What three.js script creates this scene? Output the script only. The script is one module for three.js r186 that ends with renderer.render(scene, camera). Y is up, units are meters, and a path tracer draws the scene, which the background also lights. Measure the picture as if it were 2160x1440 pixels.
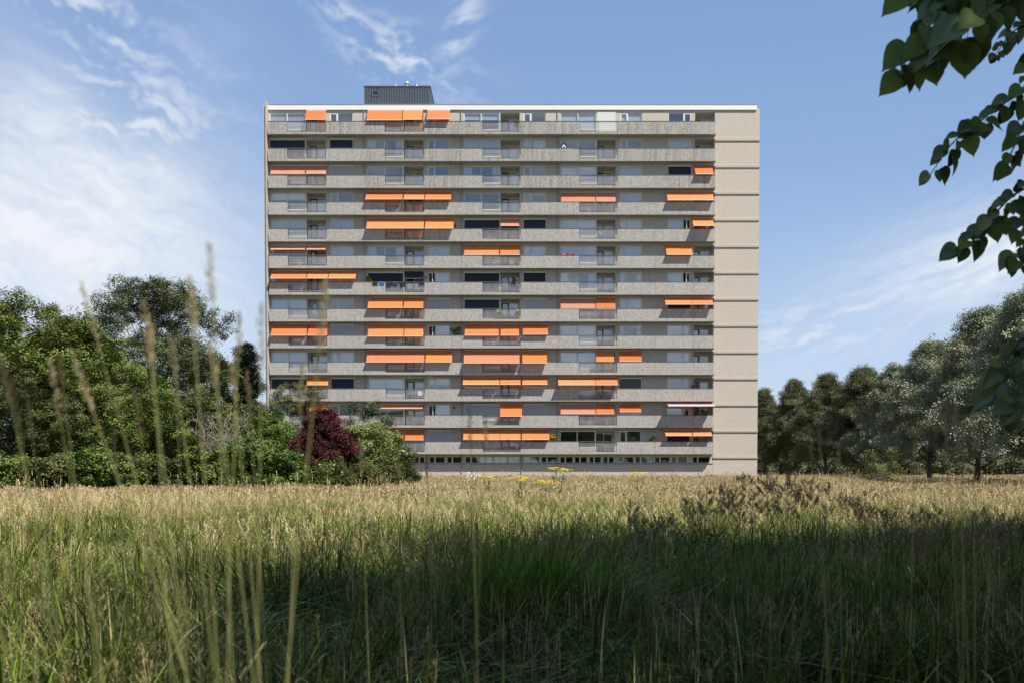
import * as THREE from 'three';
import { mergeGeometries } from 'three/addons/utils/BufferGeometryUtils.js';
import { createNoise2D, createNoise3D } from 'simplex-noise';

// ------------------------------------------------------------------ random numbers
function rng(seed) { let a = seed >>> 0; return () => { a = (a + 0x6d2b79f5) | 0; let t = Math.imul(a ^ (a >>> 15), 1 | a); t = (t + Math.imul(t ^ (t >>> 7), 61 | t)) ^ t; return ((t ^ (t >>> 14)) >>> 0) / 4294967296; }; }
const R0 = rng(7), noise2 = createNoise2D(rng(11)), noise3 = createNoise3D(rng(12));
const clamp = (x, a = 0, b = 1) => Math.min(b, Math.max(a, x)), lerp = (a, b, t) => a + (b - a) * t;
const sstep = (a, b, x) => { const t = clamp((x - a) / (b - a)); return t * t * (3 - 2 * t); };
const V = (x, y, z) => new THREE.Vector3(x, y, z);

// ------------------------------------------------------------------ camera: a shift lens, nearly level, 1.3 m above the meadow
const scene = new THREE.Scene();
const FOCAL = 2300, EYE = 1.3, TILT = 2 * Math.PI / 180, HORIZON = 985, AXIS = HORIZON + FOCAL * Math.tan(TILT);
const camera = new THREE.PerspectiveCamera(2 * Math.atan(720 / FOCAL) * 180 / Math.PI, 1.5, 0.1, 4000);
camera.position.set(0, EYE, 0);
camera.rotation.set(-TILT, 0, 0);
camera.setViewOffset(2160, 1440, 0, 720 - AXIS, 2160, 1440);
camera.focus = 80; camera.userData.fStop = 6.3;

// ------------------------------------------------------------------ sky, sun, exposure
const EXPOSURE = 1.85;
const renderer = new THREE.WebGLRenderer({ antialias: true });
renderer.setSize(1024, 682);
renderer.toneMapping = THREE.LinearToneMapping;
renderer.toneMappingExposure = EXPOSURE;
renderer.shadowMap.enabled = true;

const sun = new THREE.DirectionalLight(new THREE.Color(1, 0.95, 0.87), 3.7);
sun.name = 'sun';
sun.position.set(0.5 * 160, 1.0 * 160, 0.476 * 160 - 60);
sun.target.position.set(0, 0, -60);
sun.castShadow = true;
sun.shadow.mapSize.set(4096, 4096);
Object.assign(sun.shadow.camera, { left: -90, right: 90, top: 90, bottom: -90, near: 1, far: 500 });
scene.add(sun, sun.target);

function makeSky() {
  const W = 4096, H = 2048, data = new Float32Array(W * H * 4);
  const stops = [[0, 0.66, 0.77, 0.90], [4, 0.56, 0.70, 0.89], [9, 0.405, 0.565, 0.82], [15, 0.285, 0.44, 0.725], [23, 0.225, 0.365, 0.655], [45, 0.15, 0.27, 0.54], [90, 0.10, 0.20, 0.45]];
  const grad = (e) => { let i = 0; while (i < stops.length - 2 && e > stops[i + 1][0]) i++; const a = stops[i], b = stops[i + 1], t = clamp((e - a[0]) / (b[0] - a[0])); return [lerp(a[1], b[1], t), lerp(a[2], b[2], t), lerp(a[3], b[3], t)]; };
  const fbm = (x, y, o) => { let s = 0, a = 0.5; for (let i = 0; i < o; i++, a *= 0.52, x = x * 2.03 + 7.1, y = y * 2.03 - 3.7) s += a * noise2(x, y); return s; };
  const blob = (a, e, ca, ce, sa, se, rot) => { const c = Math.cos(rot), s = Math.sin(rot), x = ((a - ca) * c + (e - ce) * s) / sa, y = (-(a - ca) * s + (e - ce) * c) / se; return Math.exp(-(x * x + y * y)); };
  // feathered, wind-drawn cirrus: noise stretched along one direction and warped by a coarser noise
  const streaks = (a, e, rot, along, across, seed) => { const c = Math.cos(rot), s = Math.sin(rot), w = 0.55 * fbm(a * 0.16 + seed, e * 0.16, 3), x = (a * c + e * s) / along, y = (-a * s + e * c) / across + w; return fbm(x + seed, y, 4) * 0.75 + fbm(x * 6 + seed, y * 3, 4) * 0.35 + 0.5; };
  for (let r = 0; r < H; r++) {
    const el = ((r + 0.5) / H - 0.5) * 180;
    for (let c = 0; c < W; c++) {
      const o = (r * W + c) * 4;
      data[o + 3] = 1;
      if (el < -0.6) { data[o] = 0.30 / EXPOSURE; data[o + 1] = 0.33 / EXPOSURE; data[o + 2] = 0.30 / EXPOSURE; continue; }
      let az = ((c + 0.5) / W - 0.25) * 360; if (az > 180) az -= 360;
      const g = grad(Math.max(el, 0));
      let cl = 0;
      if (el < 70) {
        const wob = 2.2 * noise2(az * 0.11, el * 0.13);
        const s1 = streaks(az, el, -0.32, 5.2, 1.35, 3), s2 = streaks(az, el, 0.33, 7.5, 0.9, 9);
        cl = Math.max(cl, (0.68 + 0.4 * s1) * blob(az, el + wob, -23, 11, 9.5, 6.4, -0.1) * 1.12);            // broad veil on the left
        cl = Math.max(cl, sstep(0.1, 1.0, s1) * blob(az, el, -19.5, 15, 5, 5.2, 0.5) * 0.9);
        cl = Math.max(cl, sstep(0.3, 0.95, s1) * blob(az, el, -21, 21, 5, 1.6, -0.5) * 0.7);
        cl = Math.max(cl, sstep(0.32, 0.9, s1) * blob(az, el, -5.6, 20.2, 3.2, 1.25, -0.35) * 0.75);            // wisps above the roof
        cl = Math.max(cl, sstep(0.25, 0.9, s2) * blob(az, el, -2.6, 21.6, 0.75, 2.6, -0.42) * 0.55);
        cl = Math.max(cl, sstep(0.3, 0.85, s1) * blob(az, el, -9, 22.2, 2.6, 0.5, -0.42) * 0.6);
        cl = Math.max(cl, (0.35 + 0.75 * s2) * blob(az, el, 25, 10.2, 7.5, 2.3, 0.22) * 1.0);                   // streaks on the right
        cl = Math.max(cl, sstep(0.35, 0.9, s2) * blob(az, el, 18, 7.6, 8, 1.5, 0.2) * 0.62);
        const away = sstep(27, 40, Math.abs(az)), field = noise2(az * 0.035 + 20, el * 0.07);                   // the same kind of cirrus all round
        if (away > 0 || el > 24) cl = Math.max(cl, Math.max(away, sstep(24, 30, el)) * sstep(0.2, 0.95, 0.5 * s1 + 0.5 * s2) * sstep(-0.35, 0.55, field) * 0.9 * (1 - sstep(50, 70, el)));
      }
      cl = clamp(cl) * 0.93;
      data[o] = lerp(g[0], 0.90, cl) / EXPOSURE; data[o + 1] = lerp(g[1], 0.925, cl) / EXPOSURE; data[o + 2] = lerp(g[2], 0.965, cl) / EXPOSURE;
    }
  }
  const t = new THREE.DataTexture(data, W, H, THREE.RGBAFormat, THREE.FloatType);
  t.mapping = THREE.EquirectangularReflectionMapping; t.magFilter = THREE.LinearFilter; t.needsUpdate = true;
  return t;
}
scene.background = makeSky();
scene.environment = scene.background;

// ------------------------------------------------------------------ helpers
const taken = new Map();
function numbered(name) { const n = taken.get(name) ?? 0; taken.set(name, n + 1); return n ? `${name}_${String(n).padStart(3, '0')}` : name; }
function tag(o, label, category, group) { o.userData.label = label; o.userData.category = category; if (group) o.userData.group = group; return o; }
function shade(o) { o.castShadow = true; o.receiveShadow = true; return o; }
function thing(name, label, category, pos = [0, 0, 0], group) { const o = new THREE.Group(); o.name = numbered(name); o.position.set(...pos); tag(o, label, category, group); scene.add(o); return o; }
function part(parent, name, geometry, material) { const o = shade(new THREE.Mesh(geometry, material)); o.name = name; parent.add(o); return o; }
function groupPart(parent, name) { const o = new THREE.Group(); o.name = name; parent.add(o); return o; }
function structure(name, geometry, material) { const o = shade(new THREE.Mesh(geometry, material)); o.name = name; o.userData.kind = 'structure'; scene.add(o); return o; }

// a box between two corners, uv in metres
function bx(x0, x1, y0, y1, z0, z1, du = 0, dv = 0) {
  const g = new THREE.BufferGeometry(), p = [], n = [], uv = [], ix = [];
  const face = (a, b, c, d, nx, ny, nz, f) => { const k = p.length / 3; for (const q of [a, b, c, d]) { p.push(...q); n.push(nx, ny, nz); const [u, v] = f(q); uv.push(u + du, v + dv); } ix.push(k, k + 1, k + 2, k, k + 2, k + 3); };
  const fz = (q) => [q[0], q[1]], fx = (q) => [q[2], q[1]], fy = (q) => [q[0], q[2]];
  face([x0, y0, z1], [x1, y0, z1], [x1, y1, z1], [x0, y1, z1], 0, 0, 1, fz);
  face([x1, y0, z0], [x0, y0, z0], [x0, y1, z0], [x1, y1, z0], 0, 0, -1, fz);
  face([x1, y0, z1], [x1, y0, z0], [x1, y1, z0], [x1, y1, z1], 1, 0, 0, fx);
  face([x0, y0, z0], [x0, y0, z1], [x0, y1, z1], [x0, y1, z0], -1, 0, 0, fx);
  face([x0, y1, z1], [x1, y1, z1], [x1, y1, z0], [x0, y1, z0], 0, 1, 0, fy);
  face([x0, y0, z0], [x1, y0, z0], [x1, y0, z1], [x0, y0, z1], 0, -1, 0, fy);
  g.setAttribute('position', new THREE.Float32BufferAttribute(p, 3)); g.setAttribute('normal', new THREE.Float32BufferAttribute(n, 3)); g.setAttribute('uv', new THREE.Float32BufferAttribute(uv, 2)); g.setIndex(ix);
  return g;
}
// a round bar between two points
function bar(a, b, r, r2 = r, sides = 6) {
  const d = b.clone().sub(a), g = new THREE.CylinderGeometry(r2, r, d.length(), sides, 1);
  g.applyQuaternion(new THREE.Quaternion().setFromUnitVectors(V(0, 1, 0), d.normalize())); g.translate((a.x + b.x) / 2, (a.y + b.y) / 2, (a.z + b.z) / 2);
  return g;
}
const join = (list) => mergeGeometries(list.map((g) => (g.index ? g.toNonIndexed() : g)));
// a tapered tube through points [Vector3, radius]
function limb(points, sides = 6) {
  const pos = [], ix = [], up = V(0.31, 0.2, 0.93);
  points.forEach(([p, r], i) => {
    const t = points[Math.min(i + 1, points.length - 1)][0].clone().sub(points[Math.max(i - 1, 0)][0]).normalize(), a = t.clone().cross(up).normalize(), b = t.clone().cross(a);
    for (let k = 0; k < sides; k++) { const q = (k / sides) * Math.PI * 2; pos.push(p.x + r * (a.x * Math.cos(q) + b.x * Math.sin(q)), p.y + r * (a.y * Math.cos(q) + b.y * Math.sin(q)), p.z + r * (a.z * Math.cos(q) + b.z * Math.sin(q))); }
    if (i) for (let k = 0; k < sides; k++) { const a0 = (i - 1) * sides + k, a1 = (i - 1) * sides + (k + 1) % sides; ix.push(a0, a0 + sides, a1, a1, a0 + sides, a1 + sides); }
  });
  const g = new THREE.BufferGeometry(); g.setAttribute('position', new THREE.Float32BufferAttribute(pos, 3)); g.setIndex(ix); g.computeVertexNormals();
  return g;
}
const bend = (a, b, n, sag, rnd, wob = 0.05) => { const l = a.distanceTo(b), out = []; for (let i = 0; i <= n; i++) { const t = i / n, p = a.clone().lerp(b, t); p.y += sag * Math.sin(t * Math.PI) * l; if (i && i < n) p.add(V((rnd() - 0.5) * l * wob, (rnd() - 0.5) * l * wob, (rnd() - 0.5) * l * wob)); out.push(p); } return out; };

// ------------------------------------------------------------------ materials
function pixelsTexture(W, H, fill, srgb = false) {
  const d = new Uint8Array(W * H * 4);
  for (let y = 0; y < H; y++) for (let x = 0; x < W; x++) { const v = fill(x, y), o = (y * W + x) * 4; d[o] = clamp(v[0]) * 255; d[o + 1] = clamp(v[1]) * 255; d[o + 2] = clamp(v[2]) * 255; d[o + 3] = 255; }
  const t = new THREE.DataTexture(d, W, H); t.wrapS = t.wrapT = THREE.RepeatWrapping; t.magFilter = THREE.LinearFilter; t.needsUpdate = true;
  if (srgb) t.colorSpace = THREE.SRGBColorSpace;
  return t;
}
const toS = (x) => (x <= 0.0031308 ? x * 12.92 : 1.055 * Math.pow(x, 1 / 2.4) - 0.055);
// noise that closes on itself, for textures that repeat
const loopNoise = (x, y, W, H, fx, fy, seed) => { const a = (x / W) * Math.PI * 2, b = (y / H) * Math.PI * 2; return noise3(Math.cos(a) * fx + seed, Math.sin(a) * fx + Math.cos(b) * fy * 0.7, Math.sin(b) * fy - seed) ; };
const mat = (r, g, b, rough = 0.8, more = {}) => { const m = new THREE.MeshStandardMaterial({ roughness: rough, side: THREE.DoubleSide, ...more }); m.color.setRGB(r, g, b); return m; };
const phys = (r, g, b, rough, more = {}) => { const m = new THREE.MeshPhysicalMaterial({ roughness: rough, side: THREE.DoubleSide, ...more }); m.color.setRGB(r, g, b); return m; };

// exposed-aggregate concrete: pebbles, patches, and dark algae runs with ragged outlines
function concrete(seed, base, runs) {
  const N = 1024, rnd = rng(seed), grain = Float32Array.from({ length: N * N }, () => rnd()), runX = Array.from({ length: 34 }, () => [rnd() * N, 6 + rnd() * 22, rnd(), rnd()]);
  const fill = (x, y) => {
    const g1 = grain[y * N + x], g2 = grain[((y >> 1) * N + (x >> 1)) | 0], g3 = grain[((y >> 3) * N + (x >> 3)) | 0];
    let v = 0.72 + 0.16 * (g1 - 0.5) + 0.30 * (g2 - 0.5) + 0.2 * (g3 - 0.5) + 0.12 * loopNoise(x, y, N, N, 3, 3, seed) + 0.10 * loopNoise(x, y, N, N, 9, 9, seed + 4) + 0.07 * loopNoise(x, y, N, N, 24, 20, seed + 9);
    for (const [cx, w, s, k] of runX) { let dx = Math.abs(x - cx - 9 * noise2(y * 0.012, k * 40)); dx = Math.min(dx, N - dx); if (dx < w * 2) v -= runs * s * Math.exp(-((dx / w) ** 2)) * clamp(0.55 + 0.8 * noise2(x * 0.05 + k * 9, y * 0.02) + 0.5 * (g3 - 0.5)); }
    const warm = 0.02 * noise2(x * 0.01, y * 0.01);
    return [toS(clamp(base[0] * v * (1 + warm) * 1.39)), toS(clamp(base[1] * v * 1.39)), toS(clamp(base[2] * v * (1 - warm) * 1.39))];
  };
  const t = pixelsTexture(N, N, fill, true), b = pixelsTexture(512, 512, (x, y) => { const v = grain[(y * 2 >> 1) * N + x]; return [v, v, v]; });
  t.repeat.set(1 / 5, 1 / 5); b.repeat.set(1 / 2, 1 / 2);
  return new THREE.MeshStandardMaterial({ map: t, bumpMap: b, bumpScale: 0.004, roughness: 0.92 });
}
// stretcher-bond brickwork, 0.215 x 0.062 m with joints
function brickwork(seed, base, joint) {
  const N = 1024, rnd = rng(seed), tone = Float32Array.from({ length: 64 * 64 }, () => rnd());
  const rows = 32, cols = 10, cell = (x, y) => { const r = Math.floor((y / N) * rows), u = (x / N) * cols + (r % 2) * 0.5, c = Math.floor(u) % cols; return [r, c, u - Math.floor(u), (y / N) * rows - r]; };
  const edge = (fx, fy) => Math.min(fx, 1 - fx) * 0.215 < 0.006 || Math.min(fy, 1 - fy) * 0.062 < 0.006;
  const t = pixelsTexture(N, N, (x, y) => {
    const [r, c, fx, fy] = cell(x, y), k = tone[r * 64 + c], n = 0.05 * noise2(x * 0.3, y * 0.3), b = edge(fx, fy) ? joint : base.map((v) => v * (0.93 + 0.14 * k + n)), p = 1 + 0.07 * loopNoise(x, y, N, N, 2, 2, seed);
    return b.map((v) => toS(clamp(v * p)));
  }, true), h = pixelsTexture(N, N, (x, y) => { const [, , fx, fy] = cell(x, y), v = edge(fx, fy) ? 0 : 1; return [v, v, v]; });
  t.repeat.set(1 / 2.15, 1 / 1.984); h.repeat.copy(t.repeat);
  return new THREE.MeshStandardMaterial({ map: t, bumpMap: h, bumpScale: 0.002, roughness: 0.9 });
}
const M = {
  panel: [concrete(21, [0.41, 0.385, 0.35], 0.05), concrete(22, [0.40, 0.375, 0.34], 0.12), concrete(23, [0.385, 0.36, 0.325], 0.2)],
  slab: mat(0.40, 0.385, 0.35, 0.9),
  plaster: mat(0.55, 0.52, 0.46, 0.9),
  brick: brickwork(31, [0.57, 0.50, 0.415], [0.40, 0.365, 0.32]),
  band: mat(0.47, 0.42, 0.35, 0.9),
  fascia: mat(0.80, 0.79, 0.75, 0.55),
  capping: mat(0.42, 0.43, 0.45, 0.4, { metalness: 0.6 }),
  rail: mat(0.10, 0.098, 0.10, 0.6),
  bars: mat(0.46, 0.46, 0.455, 0.5),
  frame: mat(0.72, 0.71, 0.66, 0.5),
  frameOld: mat(0.55, 0.55, 0.52, 0.5),
  glass: phys(1, 1, 1, 0.02, { transmission: 1, ior: 2.15, thickness: 0 }),
  infill: mat(0.34, 0.31, 0.26, 0.7),
  door: mat(0.055, 0.05, 0.048, 0.5),
  roomWall: mat(0.42, 0.40, 0.36, 0.95),
  blind: mat(0.45, 0.50, 0.53, 0.9),
  blindGrey: mat(0.34, 0.37, 0.38, 0.9),
  sheer: mat(0.44, 0.46, 0.50, 0.95),
  violet: mat(0.19, 0.13, 0.30, 0.95),
  beige: mat(0.45, 0.38, 0.28, 0.95),
  screenDark: mat(0.018, 0.018, 0.026, 0.75),
  screenNavy: mat(0.022, 0.025, 0.05, 0.75),
  screenGrey: mat(0.43, 0.43, 0.45, 0.85),
  screenSlate: mat(0.12, 0.12, 0.125, 0.85),
  screenPale: mat(0.66, 0.65, 0.60, 0.85),
  pipe: mat(0.30, 0.31, 0.34, 0.5),
  cladding: mat(0.075, 0.092, 0.108, 0.45),
  claddingDark: mat(0.03, 0.03, 0.035, 0.5),
  zinc: mat(0.62, 0.63, 0.64, 0.35, { metalness: 0.7 }),
  white: mat(0.82, 0.81, 0.78, 0.5),
  bark: mat(0.085, 0.07, 0.055, 0.95),
  barkGrey: mat(0.22, 0.20, 0.17, 0.95),
  deadWood: mat(0.33, 0.29, 0.23, 0.95),
};
// woven awning cloth: seams every 1.2 m, weather stains, fading in patches
const weave = pixelsTexture(512, 256, (x, y) => { const n = 0.93 + 0.07 * loopNoise(x, y, 512, 256, 2, 1, 5) + 0.05 * loopNoise(x, y, 512, 256, 9, 2, 8) + 0.04 * (R0() - 0.5), seam = x % 128 < 2 ? 0.9 : 1; return [toS(clamp(n * seam)), toS(clamp(n * seam * (1 + 0.04 * loopNoise(x, y, 512, 256, 3, 2, 1)))), toS(clamp(n * seam))]; }, true);
weave.repeat.set(1 / 4.8, 1);
const cloth = (r, g, b) => phys(r, g, b, 0.97, { transmission: 0.38, thickness: 0, map: weave });
const AWN = { o: [cloth(0.85, 0.27, 0.06), cloth(0.82, 0.245, 0.052), cloth(0.86, 0.31, 0.072), cloth(0.80, 0.225, 0.05), cloth(0.86, 0.32, 0.095)], s: [cloth(0.80, 0.30, 0.15), cloth(0.78, 0.33, 0.20), cloth(0.78, 0.27, 0.115)], r: [cloth(0.66, 0.075, 0.055)] };

// ------------------------------------------------------------------ the apartment block (survey marks along the facade -> metres)
const FRONT = 114, WALL = FRONT + 0.89, FLOOR = 2.75, BASE = 2.686;             // distance of the parapets, of the wall behind them; storey height; underside of the lowest balcony
const depthAt = (y, z) => Math.cos(TILT) * z - Math.sin(TILT) * (y - EYE);
const heightOf = (row, z) => { const t = (AXIS - row) / FOCAL; return EYE + (t * Math.cos(TILT) * z - Math.sin(TILT) * z) / (Math.cos(TILT) + t * Math.sin(TILT)); };
const xf = (m) => (m - 1080) * depthAt(20, FRONT) / FOCAL, xw = (m) => (m - 1080) * depthAt(20, WALL) / FOCAL;
const ZF = -FRONT, ZW = -WALL, FLOORS = 13, yb = (k) => BASE + FLOOR * k;      // k = 0 is the lowest storey of flats
const block = thing('apartment_building', 'thirteen storey concrete and brick apartment block with rows of orange awnings', 'building');
const frameBars = (x0, x1, y0, y1, z0, z1, w, uprights = [], rails = []) => join([bx(x0, x1, y0, y0 + w, z0, z1), bx(x0, x1, y1 - w, y1, z0, z1), bx(x0, x0 + w, y0 + w, y1 - w, z0, z1), bx(x1 - w, x1, y0 + w, y1 - w, z0, z1), ...uprights.map(([a, b]) => bx(a, b, y0 + w, y1 - w, z0, z1)), ...rails.map(([a, b, c, d]) => bx(a, b, c, d, z0, z1))]);
const RB = rng(501);
function pleats(x0, x1, y0, y1, z, step = 0.16, deep = 0.035) {
  const n = Math.max(6, Math.round((x1 - x0) / step) * 4), p = [], ix = [], ph = RB() * 6;
  for (let i = 0; i <= n; i++) { const x = lerp(x0, x1, i / n), zz = z + deep * Math.sin((x / step) * Math.PI * 2 + ph) + 0.02 * Math.sin(x * 5.1 + ph); p.push(x, y0, zz, x, y1, zz); if (i) { const a = i * 2 - 2; ix.push(a, a + 2, a + 1, a + 1, a + 2, a + 3); } }
  const g = new THREE.BufferGeometry(); g.setAttribute('position', new THREE.Float32BufferAttribute(p, 3)); g.setIndex(ix); g.computeVertexNormals(); return g;
}
// what hangs behind (or, for screens, in front of) a window
function dressing(win, code, x0, x1, y0, y1, mid) {
  const zi = ZW - 0.17;
  if (code === 'p') part(win, 'roller_blind', bx(x0, x1, y0, y1, zi - 0.01, zi), RB() < 0.7 ? M.blind : M.blindGrey);
  if (code === 'h') part(win, 'roller_blind', bx(x0, x1, y1 - 0.62, y1, zi - 0.01, zi), M.blind);
  if (code === 'c') { const gap = RB() < 0.4 ? 0.25 : 0.02; part(win, 'curtain', pleats(x0, mid - gap, y0, y1, zi), M.sheer); part(win, 'curtain', pleats(mid + gap, x1, y0, y1, zi), M.sheer); }
  if (code === 'e') { const w = (x1 - x0) * 0.2; part(win, 'curtain', pleats(x0, x0 + w * 1.1, y0, y1, zi), M.sheer); part(win, 'curtain', pleats(x1 - w, x1, y0, y1, zi), M.sheer); }
  if (code === 'v') part(win, 'curtain', pleats(mid, x1, y0, y1, zi), M.violet);
  if (code === 'b') { part(win, 'curtain', pleats(x0, mid - 0.1, y0, y1, zi), M.beige); part(win, 'curtain', pleats(mid + 0.1, x1, y0, y1, zi), M.sheer); }
  const scr = { d: M.screenDark, n: M.screenNavy, s: M.screenGrey, k: M.screenSlate }[code];
  if (scr) {
    part(win, 'sun_screen', bx(x0 - 0.02, x1 + 0.02, y0, y1 - 0.02, ZW + 0.06, ZW + 0.068), scr);
    part(win, 'screen_box', join([bx(x0 - 0.08, x1 + 0.08, y1 - 0.02, y1 + 0.11, ZW + 0.002, ZW + 0.13), bx(x0 - 0.07, x0 - 0.022, y0, y1 - 0.021, ZW + 0.03, ZW + 0.09), bx(x1 + 0.022, x1 + 0.07, y0, y1 - 0.021, ZW + 0.03, ZW + 0.09)]), M.frame);
  }
}
// wide living-room window: two panes above a low infill
function livingWindow(k, a, b, code) {
  const w = groupPart(block, 'living_room_window'), x0 = xw(a), x1 = xw(b), y0 = yb(k) + 0.68, y1 = yb(k) + 2.44, m = xw(a + (b - a) * 0.485), fm = RB() < 0.35 ? M.frameOld : M.frame;
  part(w, 'frame', frameBars(x0, x1, y0, y1, ZW - 0.12, ZW - 0.03, 0.075, [[m - 0.05, m + 0.05]]), fm);
  part(w, 'pane', bx(x0 + 0.075, m - 0.05, y0 + 0.075, y1 - 0.075, ZW - 0.08, ZW - 0.075), M.glass);
  part(w, 'pane', bx(m + 0.05, x1 - 0.075, y0 + 0.075, y1 - 0.075, ZW - 0.08, ZW - 0.075), M.glass);
  part(w, 'infill_panel', bx(x0, x1, yb(k) + 0.2, y0 - 0.002, ZW - 0.12, ZW - 0.05), M.infill);
  dressing(w, code, x0 + 0.06, x1 - 0.06, y0 + 0.06, y1 - 0.06, m);
}
// bedroom window: a narrow opening sash beside a fixed pane
function bedroomWindow(k, a, b, code, mirrored) {
  const w = groupPart(block, 'bedroom_window'), x0 = xw(a), x1 = xw(b), y0 = yb(k) + 1.05, y1 = yb(k) + 2.46, t = mirrored ? 0.67 : 0.34, m = lerp(x0, x1, t), fm = M.frame;
  part(w, 'frame', frameBars(x0, x1, y0, y1, ZW - 0.12, ZW - 0.03, 0.07, [[m - 0.055, m + 0.055]]), fm);
  const s0 = mirrored ? m + 0.055 : x0 + 0.07, s1 = mirrored ? x1 - 0.07 : m - 0.055, f0 = mirrored ? x0 + 0.07 : m + 0.055, f1 = mirrored ? m - 0.055 : x1 - 0.07;
  part(w, 'pane', bx(f0, f1, y0 + 0.07, y1 - 0.07, ZW - 0.08, ZW - 0.075), M.glass);
  const sash = groupPart(w, 'sash'), hinge = mirrored ? s1 : s0, d = mirrored ? -1 : 1, ww = s1 - s0;
  const loc = (u0, u1) => (d > 0 ? [u0, u1] : [-u1, -u0]), [p0, p1] = loc(0.002, ww - 0.002), [q0, q1] = loc(0.075, ww - 0.075);
  const sf = frameBars(p0, p1, y0 + 0.072, y1 - 0.072, -0.02, 0.05, 0.075), sg = bx(q0, q1, y0 + 0.147, y1 - 0.147, 0.0, 0.005), turn = code === 'o' ? -d * 0.75 : 0;
  for (const g of [sf, sg]) { g.rotateY(turn); g.translate(hinge, 0, ZW - 0.07); }
  w.remove(sash);
  part(w, 'sash', sf, M.frame); part(w, 'pane', sg, M.glass);
  if (code === 'o') part(w, 'roller_blind', bx(f0, f1, y0 + 0.05, y1 - 0.05, ZW - 0.19, ZW - 0.18), M.blind);
  dressing(w, code, x0 + 0.05, x1 - 0.05, y0 + 0.05, y1 - 0.05, m);
}
// recessed balcony door bay
function loggia(k, a, b, code, twin) {
  const w = groupPart(block, 'loggia'), x0 = xw(a), x1 = xw(b), y0 = yb(k) + 0.2, top = yb(k) + FLOOR - 0.2, back = ZW - 1.55, hx = lerp(x0, x1, twin ? 0.42 : 0.44), dh = y0 + 2.02;
  part(w, 'side_wall', bx(x0 - 0.09, x0, y0, top, back, ZW - 0.13), M.plaster);
  part(w, 'side_wall', bx(x1, x1 + 0.11, y0, top, back, ZW - 0.241), M.plaster);
  part(w, 'ceiling_panel', bx(x0 - 0.09, x1 + 0.11, top, top + 0.06, back, ZW - 0.002), M.plaster);
  part(w, 'back_wall', join([bx(x0 - 0.09, x1 + 0.11, dh + 0.06, top, back - 0.1, back), bx(x0 - 0.09, x0 + 0.12, y0, dh + 0.06, back - 0.1, back), bx(x1 - 0.1, x1 + 0.11, y0, dh + 0.06, back - 0.1, back)]), M.plaster);
  const d0 = x0 + 0.12, d1 = hx, w0 = hx, w1 = x1 - 0.1;
  part(w, 'door', join([bx(d0, d1, y0, y0 + 0.55, back - 0.07, back - 0.02), frameBars(d0, d1 - 0.04, y0 + 0.55, dh, back - 0.07, back - 0.02, 0.1)]), RB() < 0.75 ? M.door : M.frameOld);
  part(w, 'pane', bx(d0 + 0.1, d1 - 0.14, y0 + 0.65, dh - 0.1, back - 0.05, back - 0.045), M.glass);
  part(w, 'frame', join([frameBars(w0, w1, y0 + 0.62, dh, back - 0.07, back - 0.01, 0.08), bx(d0 - 0.04, w1, dh + 0.001, dh + 0.06, back - 0.08, back + 0.01)]), M.frame);
  part(w, 'pane', bx(w0 + 0.08, w1 - 0.08, y0 + 0.7, dh - 0.08, back - 0.05, back - 0.045), M.glass);
  part(w, 'infill_panel', bx(w0, w1, y0, y0 + 0.618, back - 0.07, back - 0.03), M.infill);
  const tint = RB();
  if (tint < 0.45) part(w, 'curtain', pleats(w0 + 0.05, w1 - 0.05, y0 + 0.62, dh - 0.03, back - 0.2), M.sheer);
  if (code === 'w') part(w, 'sun_screen', bx(x0 + 0.03, x1 - 0.01, yb(k) + 0.42, top, ZW + 0.03, ZW + 0.038), M.screenPale);
  if (code === 'D') { part(w, 'sun_screen', bx(x0 + 0.03, x1 - 0.01, yb(k) + 1.85, top, ZW + 0.03, ZW + 0.038), M.screenNavy); part(w, 'screen_bar', bx(x0 + 0.03, x1 - 0.01, yb(k) + 1.8, yb(k) + 1.85, ZW + 0.02, ZW + 0.05), M.frame); }
}
// one bay of flats: marks of living window, loggia, bedroom window and the party line
const BAYS = [{ s: 567, l: [571, 646], r: [647, 688], b: [697, 746], e: 769, rail: [607.5, 689] }, { s: 769, l: [776, 851], r: [852.5, 893.5], b: [902, 949], e: 973, rail: [813, 895] }, { s: 973, l: [979, 1054], r: [1055.5, 1096], b: [1104, 1151.5], e: 1177, rail: [1018, 1098] }, { s: 1177, l: [1182, 1257], r: [1258.5, 1298], b: [1307, 1354], e: 1383, rail: [1222, 1302] }];
const ROWS = [ // from the roof down: living, loggia, bedroom for four bays, then bedroom and loggia of the last
  'p.g g.g h.g pwp g.', 'n.n e.v c.c g.g p.', 'p.s g.g e.g p.p n.', 'h.g g.g g.g g.c g.', 'p.b g.g n.n p.p o.', 'g.p e.c c.p c.c c.', 'g.g dDo d.d e.e o.',
  'p.g g.s n.s g.c d.', 'g.s g.o c.g p.e p.', 'c.c g.g g.g p.g c.', 'n.n p.h g.g g.k g.', 'g.c g.o s.s g.g h.', 'g.g g.s g.g g.g d.'];
const dirt = (k) => (k > 9 ? (RB() < 0.75 ? 2 : 1) : k > 5 ? (RB() < 0.6 ? 1 : 0) : RB() < 0.25 ? 1 : 0);
const wallPiece = (name, x0, x1, y0, y1, deep = 0.24) => part(block, name, bx(x0, x1, y0, y1, ZW - deep, ZW), M.brick);
const XL = xf(567), XR = xf(1507.5), XW0 = xw(568.5), XE = xw(1506);
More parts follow.
